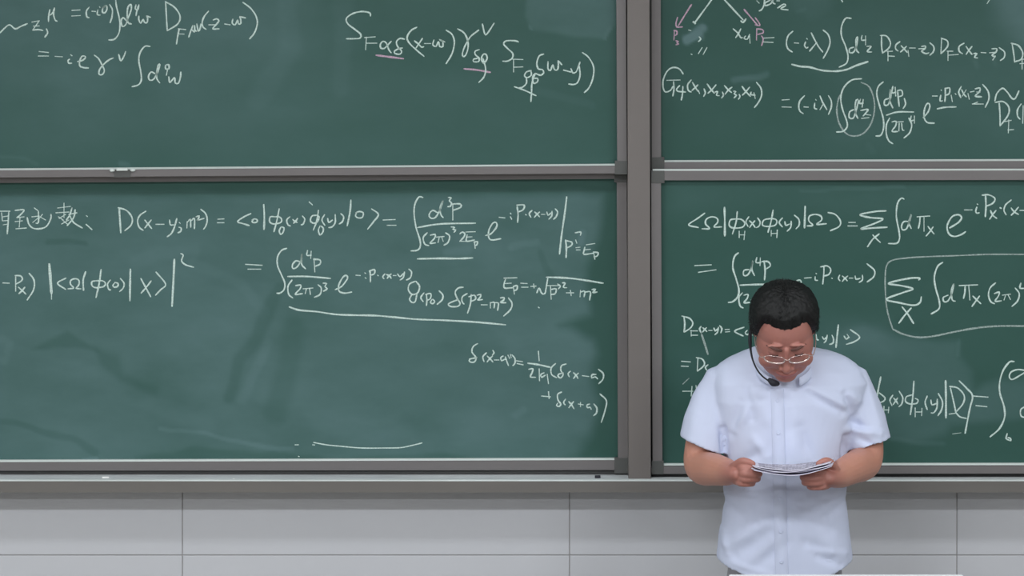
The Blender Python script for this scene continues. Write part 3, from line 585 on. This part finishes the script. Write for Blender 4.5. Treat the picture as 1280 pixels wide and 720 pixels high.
# ---------------------------------------------------------------- lectern
lx0, lx1 = P(911, 0, -1.28).x, P(1203, 0, -1.28).x; lz = P(0, 718.0, -1.28).z
t = thing('lectern', 'white topped lectern standing in front of the person, only its rear edge in view', 'lectern', ((lx0+lx1)/2, -1.5, 0))
box('desk_top', lx0, lx1, -1.74, -1.28, lz-0.03, lz, 'lectern', t, 0.003)
box('cabinet', lx0+0.03, lx1-0.03, -1.71, -1.31, 0.06, lz-0.031, 'lectern_body', t, 0.006)
box('plinth', lx0+0.05, lx1-0.05, -1.69, -1.33, 0, 0.0595, 'corner', t)
for k in (0, 1):
    xa_ = lx0+0.045+k*((lx1-lx0-0.09)/2+0.002)
    dd = box('door', xa_, xa_+(lx1-lx0-0.09)/2-0.004, -1.325+0.0, -1.3085, 0.10, lz-0.08, 'lectern_body', t, 0.002)

# ---------------------------------------------------------------- person
PY = -0.55
root = P(980, 600, PY); 
man = thing('person', 'person with short black hair in a pale blue short sleeved shirt, head bowed over papers', 'person', (root.x, PY, 0))
def frame(t):
    t = t.normalized(); up = Vector((0,0,1)) if abs(t.z) < 0.9 else Vector((0,1,0))
    a = t.cross(up).normalized(); return a, a.cross(t).normalized()
class Soup:
    def __init__(s): s.v = []; s.f = []
    def loft(s, rings, close=True):
        n = len(rings[0]); b = len(s.v)
        for r in rings: s.v += r
        for j in range(len(rings)-1):
            for i in range(n): s.f.append((b+j*n+i, b+j*n+(i+1) % n, b+(j+1)*n+(i+1) % n, b+(j+1)*n+i))
        if close: s.f += [tuple(b+i for i in range(n))[::-1], tuple(b+(len(rings)-1)*n+i for i in range(n))]
    def tube(s, pts, n=20, cap=True):
        """pts: (Vector, r) or (Vector, r_side, r_up); round ends"""
        P_ = [Vector(p[0]) for p in pts]; R = [(p[1], p[2] if len(p) > 2 else p[1]) for p in pts]
        # resample smoothly
        Q, RR = [], []
        for i in range(len(P_)-1):
            p0 = P_[max(i-1, 0)]; p1 = P_[i]; p2 = P_[i+1]; p3 = P_[min(i+2, len(P_)-1)]
            for k in range(5):
                t = k/5
                Q.append(0.5*((2*p1)+(p2-p0)*t+(2*p0-5*p1+4*p2-p3)*t*t+(-p0+3*p1-3*p2+p3)*t**3))
                RR.append(tuple(R[i][c]*(1-t)+R[i+1][c]*t for c in (0, 1)))
        Q.append(P_[-1]); RR.append(R[-1])
        rings = []; m = len(Q)
        ref = None
        for i in range(m):
            t = (Q[min(i+1, m-1)]-Q[max(i-1, 0)]).normalized()
            if ref is None: a, b_ = frame(t)
            else: a = (ref - t*ref.dot(t)).normalized(); b_ = a.cross(t).normalized()
            ref = a
            def ring(c, k): return [c + a*RR[i][0]*k*math.cos(q*math.tau/n) + b_*RR[i][1]*k*math.sin(q*math.tau/n) for q in range(n)]
            r = min(RR[i])
            if i == 0 and cap:
                for th in (80, 60, 35): rings.append(ring(Q[0]-t*r*math.sin(math.radians(th)), math.cos(math.radians(th))))
            rings.append(ring(Q[i], 1))
            if i == m-1 and cap:
                for th in (35, 60, 80): rings.append(ring(Q[-1]+t*r*math.sin(math.radians(th)), math.cos(math.radians(th))))
        s.loft(rings)
    def ball(s, c, r, rot=None, n=24):
        rings = []
        for j in range(1, n//2):
            ph = math.pi*j/(n//2); rg = []
            for i in range(n):
                th = i*math.tau/n; v = Vector((r[0]*math.sin(ph)*math.cos(th), r[1]*math.sin(ph)*math.sin(th), r[2]*math.cos(ph)))
                rg.append(Vector(c)+(rot @ v if rot else v))
            rings.append(rg)
        s.loft(rings)
    def build(s, voxel, smooth_it=4, fac=0.5):
        me = bpy.data.meshes.new('tmp'); me.from_pydata([tuple(v) for v in s.v], [], s.f); me.update()
        bm = bmesh.new(); bm.from_mesh(me); 
        bmesh.ops.recalc_face_normals(bm, faces=bm.faces); bm.to_mesh(me); bm.free()
        o = bpy.data.objects.new('tmp', me); COL.objects.link(o)
        m = o.modifiers.new('r', 'REMESH'); m.mode = 'VOXEL'; m.voxel_size = voxel
        m2 = o.modifiers.new('s', 'SMOOTH'); m2.iterations = smooth_it; m2.factor = fac
        dg = bpy.context.evaluated_depsgraph_get(); dg.update()
        out = bpy.data.meshes.new_from_object(o.evaluated_get(dg)); bpy.data.objects.remove(o)
        return out

# ---- head frame: local -y is the face, tilted forward
EZ = .008
HO = P(980.5, 414.5, -0.72); HR = Matrix.Rotation(math.radians(40), 3, 'X') @ Matrix.Rotation(math.radians(-2.5), 3, 'Y')
def H(x, y, z): return HO + HR @ Vector((x, y, z))
# ---- arms (points in picture pixels at their own depth)
sh1, sh2 = P(914,482,-0.54), P(1056,480,-0.54)
arm1 = [(sh1, .045), (P(889,520,-0.55), .050), (P(879,560,-0.565), .050), (P(878,583,-0.60), .0475), (P(894,587,-0.69), .043), (P(908,590,-0.76), .036, .037), (P(918,592,-0.81), .026, .034), (P(925,593,-0.84), .020, .030)]
arm2 = [(sh2, .045), (P(1074,515,-0.55), .050), (P(1081,553,-0.565), .050), (P(1080,577,-0.60), .0475), (P(1066,585,-0.68), .042), (P(1050,593,-0.75), .036, .037), (P(1040,597,-0.80), .026, .034), (P(1031,598,-0.84), .020, .030)]
S = Soup()
S.tube(arm1); S.tube(arm2)
def hand(S, sgn, kx, wy, ys, thumb):
    """closed hand gripping the sheet edge: sgn +1 = fingers point to +x"""
    wr = P(kx-sgn*11, wy, -0.80)
    for i, (dx, Yk, y, L, r) in enumerate(zip((0, 1.5, 1, -2), (-0.865, -0.872, -0.868, -0.858), ys, (1.0, 1.08, 1.0, 0.82), (.0090, .0092, .0088, .0078))):
        k = P(kx+sgn*dx, y, Yk)
        base = wr + Vector((sgn*0.004, 0.0, (1.5-i)*0.010))
        S.tube([(base, .014), ((base+k)/2+Vector((0,-.004,0)), .0125), (k, r*1.18), (k+Vector((sgn*.020*L, -.004, -.001)), r*1.04), (k+Vector((sgn*.034*L, .006, -.002)), r),
                (k+Vector((sgn*.037*L, .022, -.002)), r*.95), (k+Vector((sgn*.026*L, .036, -.001)), r*.88), (k+Vector((sgn*.012, .040, 0)), r*.8)], 12)
    c = (wr + P(kx, (ys[0]+ys[3])/2, -0.865))/2
    S.ball(c+Vector((-sgn*.004, .012, 0)), (.020, .032, .031), None, 16)
    S.tube(thumb, 12)
hand(S, 1, 929, 591, (586, 592.3, 598.6, 604.2), [(P(912,589,-.79), .016), (P(919,582.5,-.83), .0125), (P(927,576.8,-.855), .0105), (P(934,577.2,-.865), .0096), (P(941,579.4,-.868), .0078)])
hand(S, -1, 1025, 597, (590.5, 597, 603.2, 608.6), [(P(1046,592,-.78), .016), (P(1042,584,-.82), .0125), (P(1036,577.0,-.85), .0105), (P(1030,576.6,-.865), .0096), (P(1023,579.6,-.868), .0078)])
# neck, chest, hips under the clothes
S.tube([(P(982,476,-0.55), .085, .075), (P(981,452,-0.58), .066, .066), (H(0,.045,-.07), .058, .060), (H(0,.035,-.02), .055, .055)], 24)
S.tube([(P(981,680,-.55), .13, .10), (P(981,600,-.55), .135, .10), (P(983,520,-.55), .15, .09), (P(984,480,-.545), .13, .07)], 24)
S.tube([(sh1, .05), (P(945,474,-.545), .045), (P(1020,470,-.545), .045), (sh2, .05)], 16)
# head
R3 = HR
S.ball(H(0,.012,.030), (.079,.097,.092), R3, 40)
S.ball(H(0,-.022,-.018), (.0765,.076,.082), R3, 32)
S.ball(H(0,-.034,-.064), (.066,.056,.052), R3, 28)
S.ball(H(0,-.066,-.095), (.030,.023,.020), R3, 20)
for s in (-1, 1):
    S.ball(H(s*.046,-.064,-.036), (.027,.022,.026), R3, 20)       # cheeks
    S.ball(H(s*.030,-.084,.026+EZ), (.023,.0065,.0055), R3, 16)        # brow ridge
    S.ball(H(s*.032,-.080,.004+EZ), (.0150,.0130,.0115), R3, 16)     # closed, downcast lids
    S.ball(H(s*.0135,-.101,-.034), (.0085,.0095,.0075), R3, 14)   # nostril wings
    # ear: rim, bowl and lobe
    ear = [H(s*.077,.010,.016), H(s*.081,.016,.024), H(s*.084,.028,.021), H(s*.083,.030,.006), H(s*.080,.022,-.010), H(s*.077,.014,-.022), H(s*.074,.008,-.017)]
    S.tube([(p, .0052) for p in ear], 10); S.ball(H(s*.077,.018,.003), (.0045,.012,.022), R3, 14)
S.tube([(H(0,-.088,.020), .0090), (H(0,-.095,.000), .0092), (H(0,-.103,-.020), .0110), (H(0,-.108,-.031), .0125)], 14)  # nose
S.tube([(H(-.024,-.088,-.064), .0045), (H(-.010,-.097,-.0605), .0062), (H(0,-.0985,-.0615), .0060), (H(.010,-.097,-.0605), .0062), (H(.024,-.088,-.064), .0045)], 10)  # upper lip
S.tube([(H(-.021,-.087,-.069), .0045), (H(0,-.096,-.0735), .0068), (H(.021,-.087,-.069), .0045)], 10)
body = S.build(0.0028, 3, 0.5)
HI = HR.inverted()
body.materials.append(M['skin']); body.materials.append(M['lips'])
for p in body.polygons:
    q = HI @ (p.center-HO)
    if abs(q.x) < .026 and -.0815 < q.z+abs(q.x)*0.1 < -.0565 and q.y < -.086: p.material_index = 1
fl = body.attributes.new('flush_and_shade', 'FLOAT', 'POINT')
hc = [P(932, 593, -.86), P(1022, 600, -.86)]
fl.data.foreach_set('value', [max(min(.6, 1.1-(v.co-c).length/.10) for c in hc) if v.co.y < -.78 and v.co.z < HO.z-.2 else (0.62 if v.co.z > HO.z-.2 and v.co.y < -.6 else 0) for v in body.vertices])  # hands redder; shade on the bowed head painted into the skin
put('body', body, None, man, True)

# ---- eyebrows, lashes
for s in (-1, 1):
    bt = Soup(); bt.tube([(H(s*.013,-.0935,.0175+EZ), .0018, .0036), (H(s*.026,-.0965,.0245+EZ), .0020, .0044), (H(s*.041,-.0890,.0265+EZ), .0018, .0036), (H(s*.052,-.0785,.0230+EZ), .0010, .0020)], 10)
    put('eyebrow', mesh('eyebrow', bt.v, bt.f), 'brow', man, True)
    bt = Soup(); bt.tube([(H(s*.019,-.0870,-.0015+EZ), .0010), (H(s*.026,-.0925,-.0040+EZ), .0014), (H(s*.034,-.0935,-.0045+EZ), .0015), (H(s*.043,-.0885,-.0030+EZ), .0011)], 8)
    put('eyelashes', mesh('eyelashes', bt.v, bt.f), 'hair', man, True)

# ---- hair: cap that follows the skull, hairline cut, plus short strands
def skull_r(d):   # distance from (0,.012,.03) to the outer of the two skull ellipsoids along local direction d
    a = (.079,.097,.092); r1 = 1/math.sqrt(sum((d[i]/a[i])**2 for i in range(3)))
    c = Vector((0,-.034,-.048)); A = (.0765,.076,.082)
    q = [d[i]/A[i] for i in range(3)]; k = [-c[i]/A[i] for i in range(3)]
    aa = sum(v*v for v in q); bb = 2*sum(q[i]*k[i] for i in range(3)); cc = sum(v*v for v in k)-1; D = bb*bb-4*aa*cc
    r2 = (-bb+math.sqrt(D))/(2*aa) if D > 0 else 0
    return max(r1, r2)
def hair_cov(d):   # >0 inside the hair, local direction
    az = math.atan2(d.x, -d.y)      # 0 = face
    el = math.asin(max(-1, min(1, d.z)))
    a = abs(az)
    # hairline elevation by azimuth
    pts = [(0, 31), (.35, 32), (.62, 34), (.85, 30), (1.0, 4), (1.15, -14), (1.35, -26), (1.55, -18), (1.8, -10), (2.1, -26), (2.6, -38), (3.2, -42)]
    e = pts[-1][1]
    for (x0, y0), (x1, y1) in zip(pts[:-1], pts[1:]):
        if x0 <= a <= x1: e = y0+(y1-y0)*(a-x0)/(x1-x0); break
    return el - math.radians(e) + 0.05*noise.noise((az*9, 2, 0))
vs, fs = [], []
NA, NE = 120, 70
C0 = Vector((0,.012,.030))
idx = {}
for j in range(NE+1):
    el = math.radians(-50+140*j/NE)
    for i in range(NA):
        az = i*math.tau/NA; d = Vector((math.sin(az)*math.cos(el), -math.cos(az)*math.cos(el), math.sin(el)))
        cv = hair_cov(d); r = skull_r(d)
        th = (.0100+.002*max(0, d.z)+.026*abs(d.x)*max(0,d.z)-.001*abs(d.x)) * sm(-0.02, 0.30, cv) - .004*(1-sm(-0.06, 0.0, cv))
        nz = noise.noise((d.x*14, d.y*14, d.z*14)); th += 0.0030*nz*sm(0, .3, cv) + 0.0016*noise.noise((d.x*50, d.y*50, d.z*24))*sm(0, .2, cv)
        vs.append(H(*(C0+d*(r+th)))); idx[(j, i)] = len(vs)-1
for j in range(NE):
    for i in range(NA): fs.append((j*NA+i, j*NA+(i+1) % NA, (j+1)*NA+(i+1) % NA, (j+1)*NA+i))
fs.append(tuple(NE*NA+i for i in range(NA))); fs.append(tuple(range(NA))[::-1])
hr = put('hair', mesh('hair', vs, fs), 'hair', man, True)
vs, fs = [], []
rnd = random.Random(7)
cnt = 0
while cnt < 5200:
    d = Vector((rnd.gauss(0,1), rnd.gauss(0,1), rnd.gauss(0,1))).normalized(); cv = hair_cov(d)
    if cv < 0.01: continue
    cnt += 1
    r = skull_r(d)+.012*sm(-0.02,.30,cv)-.001; p = C0+d*r
    comb = Vector((d.x*0.25, -0.75, 0.15)) - d*Vector((d.x*0.25, -0.75, 0.15)).dot(d)
    if d.y > 0.2 or abs(d.x) > 0.8: comb = Vector((0, 0, -1)) - d*(-d.z)
    g = (d*(0.55 if d.z > .2 else .25) + comb*0.8 + Vector((rnd.gauss(0,.2), rnd.gauss(0,.2), rnd.gauss(0,.2)))).normalized()
    L = rnd.uniform(.006, .013)*(.55+.45*sm(0,.4,cv)); s_ = g.cross(d).normalized()*0.0007
    b0 = len(vs); vs += [H(*(p-s_)), H(*(p+s_)), H(*(p+g*L*.6+d*0.001+s_*.7)), H(*(p+g*L))]; fs += [(b0,b0+1,b0+2), (b0,b0+2,b0+3)]
me = bpy.data.meshes.new('hair_strands'); me.from_pydata([tuple(v) for v in vs], [], fs)
o = put('hair_strands', me, 'hair', man); o['kind'] = 'stuff'

# ---- shirt
def tring(py, L, R, ry, Y, up=0):
    c = P((L+R)/2, py, Y); rx = (P(R, py, Y)-P(L, py, Y)).x/2; out = []
    for q in range(48):
        a = q*math.tau/48; ca, sa = math.cos(a), math.sin(a)
        e = 0.86
        out.append(Vector((c.x+rx*math.copysign(abs(ca)**e, ca), Y+ry*math.copysign(abs(sa)**e, sa), c.z + up*max(0, -sa))))
    return out
T = [(429,954,1008,.036,-.555), (434,941,1016,.046,-.560), (438,931,1036,.058,-.560), (442,921,1049,.068,-.560), (447,910,1060,.078,-.558), (454,899,1070,.088,-.558), (463,892,1078,.100,-.560), (478,889,1083,.116,-.565), (500,890,1080,.128,-.565),
     (525,894,1070,.134,-.56), (555,901,1060,.138,-.56), (590,904,1057,.143,-.56), (630,904,1058,.147,-.56), (660,901,1061,.150,-.56), (680,898,1064,.152,-.56), (693,896,1066,.153,-.56)]
S = Soup()
rings = [tring(*t) for t in T]
hem = tring(699, 896, 1066, .153, -.56)
hem = [Vector((v.x, v.y, v.z-0.045*(1-((v.x-root.x)/.178)**2 if abs(v.x-root.x) < .178 else 0))) for v in hem]
inn = [Vector((root.x+(v.x-root.x)*.94, -.56+(v.y+.56)*.94, v.z+.001)) for v in hem]
inn2 = [v+Vector((0,0,.05)) for v in inn]
S.loft(rings+[hem, inn, inn2])
def sleeve(path, hemc, hemdir, hw, ry):
    """path rings then a slanted open hem"""
    rings = []
    hd = hemdir.normalized(); yd = Vector((0,1,0))
    allp = path+[(hemc, hw)]
    for i, (c, r) in enumerate(allp):
        t = (allp[min(i+1, len(allp)-1)][0]-allp[max(i-1, 0)][0]).normalized()
        k = i/(len(allp)-1)
        a = Vector((-t.z, 0, t.x)); a = a if a.dot(hd) > 0 else -a
        a = (a*(1-k)+hd*k).normalized()
        rr = r; ryy = path[0][1]*(1-k)+ry*k
        rings.append([c + a*rr*math.cos(q*math.tau/36) + yd*ryy*math.sin(q*math.tau/36) for q in range(36)])
    c, hwv = allp[-1]; t = (allp[-2][0]-c).normalized()
    rings.append([c + hd*hwv*.88*math.cos(q*math.tau/36) + yd*ry*.88*math.sin(q*math.tau/36) for q in range(36)])
    rings.append([c + t*.045 + hd*hwv*.84*math.cos(q*math.tau/36) + yd*ry*.84*math.sin(q*math.tau/36) for q in range(36)])
    S.loft(rings)
sleeve([(P(924,470,-.55), .048), (P(909,478,-.55), .064), (P(898,504,-.55), .073), (P(890,531,-.555), .079)], P(884,558.5,-.56), P(920,573,-.56)-P(849,546,-.56), .081, .080)
sleeve([(P(1044,468,-.55), .046), (P(1059,476,-.55), .060), (P(1067,500,-.55), .066), (P(1076,528,-.555), .070)], P(1085,554,-.56), P(1113,547,-.56)-P(1057,562,-.56), .064, .076)
shirt = S.build(0.0042, 8, 0.5)
# cloth folds: ridges (+) and creases (-) given as lines in picture pixels, pushed along the normal
FOLDS = [((1010,488),(1052,512),6,-.007),((1008,482),(1056,506),5,.006),((1055,490),(1066,520),5,-.008),((1050,486),(1072,500),5,.005),((1064,527),(1082,535),5,-.008),((1060,536),(1100,542),5,.007),((1075,548),(1092,556),4,-.006),
 ((932,480),(938,520),5,-.005),((925,500),(912,540),6,-.006),((935,505),(918,535),6,.005),((902,535),(906,575),4,-.009),((1056,545),(1054,575),4,-.009),((990,505),(996,545),9,.004),((998,530),(1012,570),7,-.006),((985,545),(990,570),8,.004),
 ((925,575),(950,560),7,-.006),((940,545),(955,565),6,.004),((918,690),(960,660),8,-.006),((910,680),(950,650),7,.005),((908,690),(905,665),4,.004),((940,705),(978,672),8,-.007),((1040,690),(1005,672),8,-.006),((1055,690),(1010,680),5,.004),((1048,702),(1020,690),5,-.005),
 ((944,610),(942,660),7,-.004),((1010,625),(1030,660),9,-.003),((980,640),(975,715),2.6,-.004),((990,628),(1002,642),6,.004),((965,500),(965,560),9,.003),((884,480),(880,530),8,-.003),((870,520),(862,548),6,.003),((910,465),(900,500),7,.003),((1084,480),(1100,530),5,.003),
 ((900,625),(925,640),6,-.004),((1058,625),(1030,640),6,-.004),((930,470),(955,520),8,.003),((1015,455),(1060,475),8,.003),((915,700),(960,712),4,.003)]
FW = [(P(a[0],a[1],-.62), P(b[0],b[1],-.62), w*KPX*.94, h*1.35) for a, b, w, h in FOLDS]
nrm = [v.normal.copy() for v in shirt.vertices]
for v, n in zip(shirt.vertices, nrm):
    if n.y > 0.45: dsp = 0
    else:
        dsp = 0
        for a, b, w_, h in FW:
            d, t = seg_d(v.co.x, v.co.z, a.x, a.z, b.x, b.z)
            if d < 3*w_: dsp += h*math.exp(-(d/w_)**2)*(0.5+0.5*math.sin(math.pi*max(.08, min(.92, t))))
    if v.co.z < P(0,440,-.6).z: dsp += .0022*noise.noise((v.co.x*9, v.co.y*9, v.co.z*6)) + .0010*noise.noise((v.co.x*28, v.co.y*20, v.co.z*18))
    v.co += n*dsp
put('shirt', shirt, 'shirt', man, True)
bvh = BVHTree.FromPolygons([v.co.copy() for v in shirt.vertices], [tuple(p.vertices) for p in shirt.polygons])
def front(px, py, off=0.0):
    g = P(px, py, -.68); hit = bvh.ray_cast(Vector((g.x, -1.4, g.z)), Vector((0,1,0)))
    y = hit[0].y if hit[0] else -.6
    return Vector((g.x, y-off, g.z))
# placket and buttons
vs, fs = [], []
NZ = 60
for j in range(NZ+1):
    py = 486+(716-486)*j/NZ; xx = 972+5*j/NZ
    row = [front(xx-9, py, .0002), front(xx-8.2, py, .0030), front(xx, py, .0034), front(xx+6.4, py, .0034), front(xx+7.4, py, .0002)]
    vs += row
for j in range(NZ):
    for i in range(4): a = j*5+i; fs.append((a, a+1, a+6, a+5))
put('placket', mesh('placket', vs, fs), 'shirt', man, True)
for py in (500, 540, 622, 662, 700):
    c = front(971+5*(py-486)/230, py, .0042); s_ = Soup()
    s_.loft([[c+Vector((r*math.cos(q*math.tau/14), yy, r*math.sin(q*math.tau/14))) for q in range(14)] for r, yy in ((.0050,.001),(.0052,0),(.0046,-.0012),(.0030,-.0008))])
    put('button', mesh('button', s_.v, s_.f), 'shirt', man, True)
# collar: a folded band round the neck, open at the front
vs, fs = [], []
NC = 64
for i in range(NC+1):
    a = math.radians(26+(360-52)*i/NC)        # 0 = front
    fr_ = 0.5+0.5*math.cos(a)                 # 1 front, 0 back
    cx = P(979.5, 0, -.62).x; py = 427+47*fr_
    yc = -.600
    for k, (rr, dz) in enumerate(((.078,.002),(.0805,.006),(.083,.0035),(.0865,-.007),(.0885,-.016),(.0865,-.017),(.083,-.008),(.0775,-.002))):
        rx = rr*.97; ryv = rr*1.02
        z = P(0, py, -.64).z
        vs.append(Vector((cx+rx*math.sin(a), yc-ryv*math.cos(a)+(-.016 if fr_ > .5 else 0)*fr_, z+dz)))
for i in range(NC):
    for k in range(8): fs.append((i*8+k, i*8+(k+1) % 8, (i+1)*8+(k+1) % 8, (i+1)*8+k))
fs += [tuple(range(8)), tuple(NC*8+k for k in range(8))]
put('collar', mesh('collar', vs, fs), 'shirt', man, True)

# ---- neck microphone: band from behind the ear, cable along the collar, dark capsule
mc = thing('neck_microphone', 'thin black neck microphone cable with capsule at the collar of the person', 'microphone', P(962,478,-.735))
s_ = Soup(); s_.tube([(P(941,405,-.66), .003), (P(938,416,-.665), .0050), (P(937.5,428,-.67), .0050), (P(938.5,438,-.675), .0030), (P(941,450,-.695), .0024), (P(947,463,-.72), .0022), (P(955,472,-.742), .0022), (P(965,478.5,-.755), .0022)], 10)
put('cable', mesh('cable', s_.v, s_.f), 'mic', mc, True)
s_ = Soup(); s_.tube([(P(962.5,475.5,-.757), .0070), (P(966.5,478.5,-.760), .0098), (P(971,479.5,-.757), .0075)], 14)
put('capsule', mesh('capsule', s_.v, s_.f), 'mic', mc, True)

# ---- glasses
gl = thing('eyeglasses', 'thin silver framed eyeglasses worn by the person', 'eyeglasses', H(0,-.125,0))
def lens_pt(s, a, k=1.0):
    rx, rz = .0265*k, .0130*k
    e = .8; ca, sa = math.cos(a), math.sin(a)
    x = s*.0325+rx*math.copysign(abs(ca)**e, ca); z = EZ+.002+rz*math.copysign(abs(sa)**e, sa)
    return H(x, -.1145+.9*x*x*4*.9, z)
for s in (-1, 1):
    ring = [lens_pt(s, q*math.tau/36) for q in range(36)]; s_ = Soup()
    rings = []
    for q in range(37):
        c = ring[q % 36]; t = (ring[(q+1) % 36]-ring[(q-1) % 36]).normalized(); a_, b_ = frame(t)
        r = .0024 if (q % 36) > 17 else .0008
        rings.append([c+a_*r*math.cos(w_*math.tau/8)+b_*r*math.sin(w_*math.tau/8) for w_ in range(8)])
    s_.loft(rings, False); put('rim', mesh('rim', s_.v, s_.f), 'silver', gl, True)
    me = mesh('lens', [lens_pt(s, q*math.tau/36, .98) for q in range(36)], [tuple(range(36))]); put('lens', me, 'lens', gl)
    s_ = Soup(); s_.tube([(lens_pt(s, .35 if s > 0 else math.pi-.35), .0014), (H(s*.070,-.096,.008), .0013), (H(s*.0795,-.06,.010), .0012), (H(s*.0805,-.01,.012), .0012), (H(s*.081,.012,.012), .0012)], 8)
    put('temple', mesh('temple', s_.v, s_.f), 'silver', gl, True)
s_ = Soup(); s_.tube([(lens_pt(-1, .25), .0012), (H(0,-.1185,.006+EZ), .0013), (lens_pt(1, math.pi-.25), .0012)], 8)
put('bridge', mesh('bridge', s_.v, s_.f), 'silver', gl, True)
for s in (-1, 1):
    s_ = Soup(); s_.tube([(H(s*.0085,-.1125,.004), .0014), (H(s*.0095,-.1095,-.002), .0018)], 8); put('nose_pad', mesh('nose_pad', s_.v, s_.f), 'silver', gl, True)

# ---- trousers and shoes (mostly below the picture)
S = Soup()
S.tube([(P(981,690,-.55), .150, .120), (P(981,715,-.55), .156, .125), (Vector((root.x, -.55, .84)), .16, .12), (Vector((root.x, -.55, .80)), .15, .11)], 28)
for s in (-1, 1):
    S.tube([(Vector((root.x+s*.075, -.55, .88)), .085, .10), (Vector((root.x+s*.085, -.555, .68)), .082, .088), (Vector((root.x+s*.092, -.56, .46)), .068), (Vector((root.x+s*.10, -.55, .25)), .062), (Vector((root.x+s*.105, -.54, .10)), .058), (Vector((root.x+s*.105, -.54, .075)), .060)], 24)
tr = S.build(0.009, 4, .5); put('trousers', tr, 'trousers', man, True)
for s in (-1, 1):
    S = Soup(); x = root.x+s*.108
    S.loft([[Vector((x+rx*math.cos(q*math.tau/20), yy, max(.0, zc+rz*math.sin(q*math.tau/20)))) for q in range(20)] for yy, rx, rz, zc in ((-.44,.02,.03,.03),(-.45,.034,.045,.045),(-.50,.038,.052,.05),(-.58,.040,.045,.042),(-.66,.046,.032,.03),(-.71,.042,.026,.024),(-.74,.024,.016,.016))])
    put('shoe', mesh('shoe', S.v, S.f), 'shoe', man, True)

# ---- papers held in both hands
pp = thing('papers', 'thin stack of printed sheets held level in both hands of the person', 'papers', P(992,586,-.84))
def sheet(k):
    NU, NV = 24, 12; top = []; dz = -.0030*k
    jx = (0, .004, -.003, .002)[k]; jy = (0, -.006, .004, -.008)[k]; sag = (1.0, 1.05, 1.12, 1.2)[k]
    for j in range(NV+1):
        v = j/NV
        Y = -.735-.185*v+jy
        for i in range(NU+1):
            u = i/NU
            L_ = P(939, 577.5, -.735).lerp(P(941, 582.5, -.92), v); R_ = P(1043, 571, -.735).lerp(P(1038, 578.5, -.92), v)
            C_ = P(992, 580, -.735).lerp(P(992, 587.5, -.92), v)
            m = 4*u*(1-u)
            z = L_.z*(1-u)+R_.z*u; zc = (L_.z+R_.z)/2
            z += (C_.z-zc)*m*sag + dz + .0012*math.sin(u*9+k*2)*v
            x = L_.x*(1-u)+R_.x*u
            top.append(Vector((x+jx, Y, z)))
    n = len(top); W = NU+1
    vs = top+[p-Vector((0,0,.0011)) for p in top]; fs = []
    for j in range(NV):
        for i in range(NU):
            a = j*W+i; fs += [(a, a+1, a+W+1, a+W), (n+a, n+a+W, n+a+W+1, n+a+1)]
    edge = [i for i in range(W)]+[j*W+NU for j in range(1, NV+1)]+[NV*W+i for i in range(NU-1, -1, -1)]+[j*W for j in range(NV-1, 0, -1)]
    for i in range(len(edge)):
        a, b_ = edge[i], edge[(i+1) % len(edge)]; fs.append((a, n+a, n+b_, b_))
    put('sheet', mesh('sheet', vs, fs), 'paper', pp, True)
    return top, W
tops = [sheet(k) for k in range(4)]
top, W = tops[0]
vs, fs = [], []
for j in range(1, 12):
    for i in range(2, 22):
        if rnd.random() < .22: continue
        a = top[j*W+i]; b_ = top[j*W+i+1]; e = Vector((0, -.0035, .0006)); b0 = len(vs)
        vs += [a+Vector((0,0,.0006)), b_*.9+a*.1+Vector((0,0,.0006)), b_*.9+a*.1+e, a+e]; fs.append((b0, b0+1, b0+2, b0+3))
me = bpy.data.meshes.new('printed_text'); me.from_pydata([tuple(v) for v in vs], [], fs); put('printed_text', me, 'ink', pp)
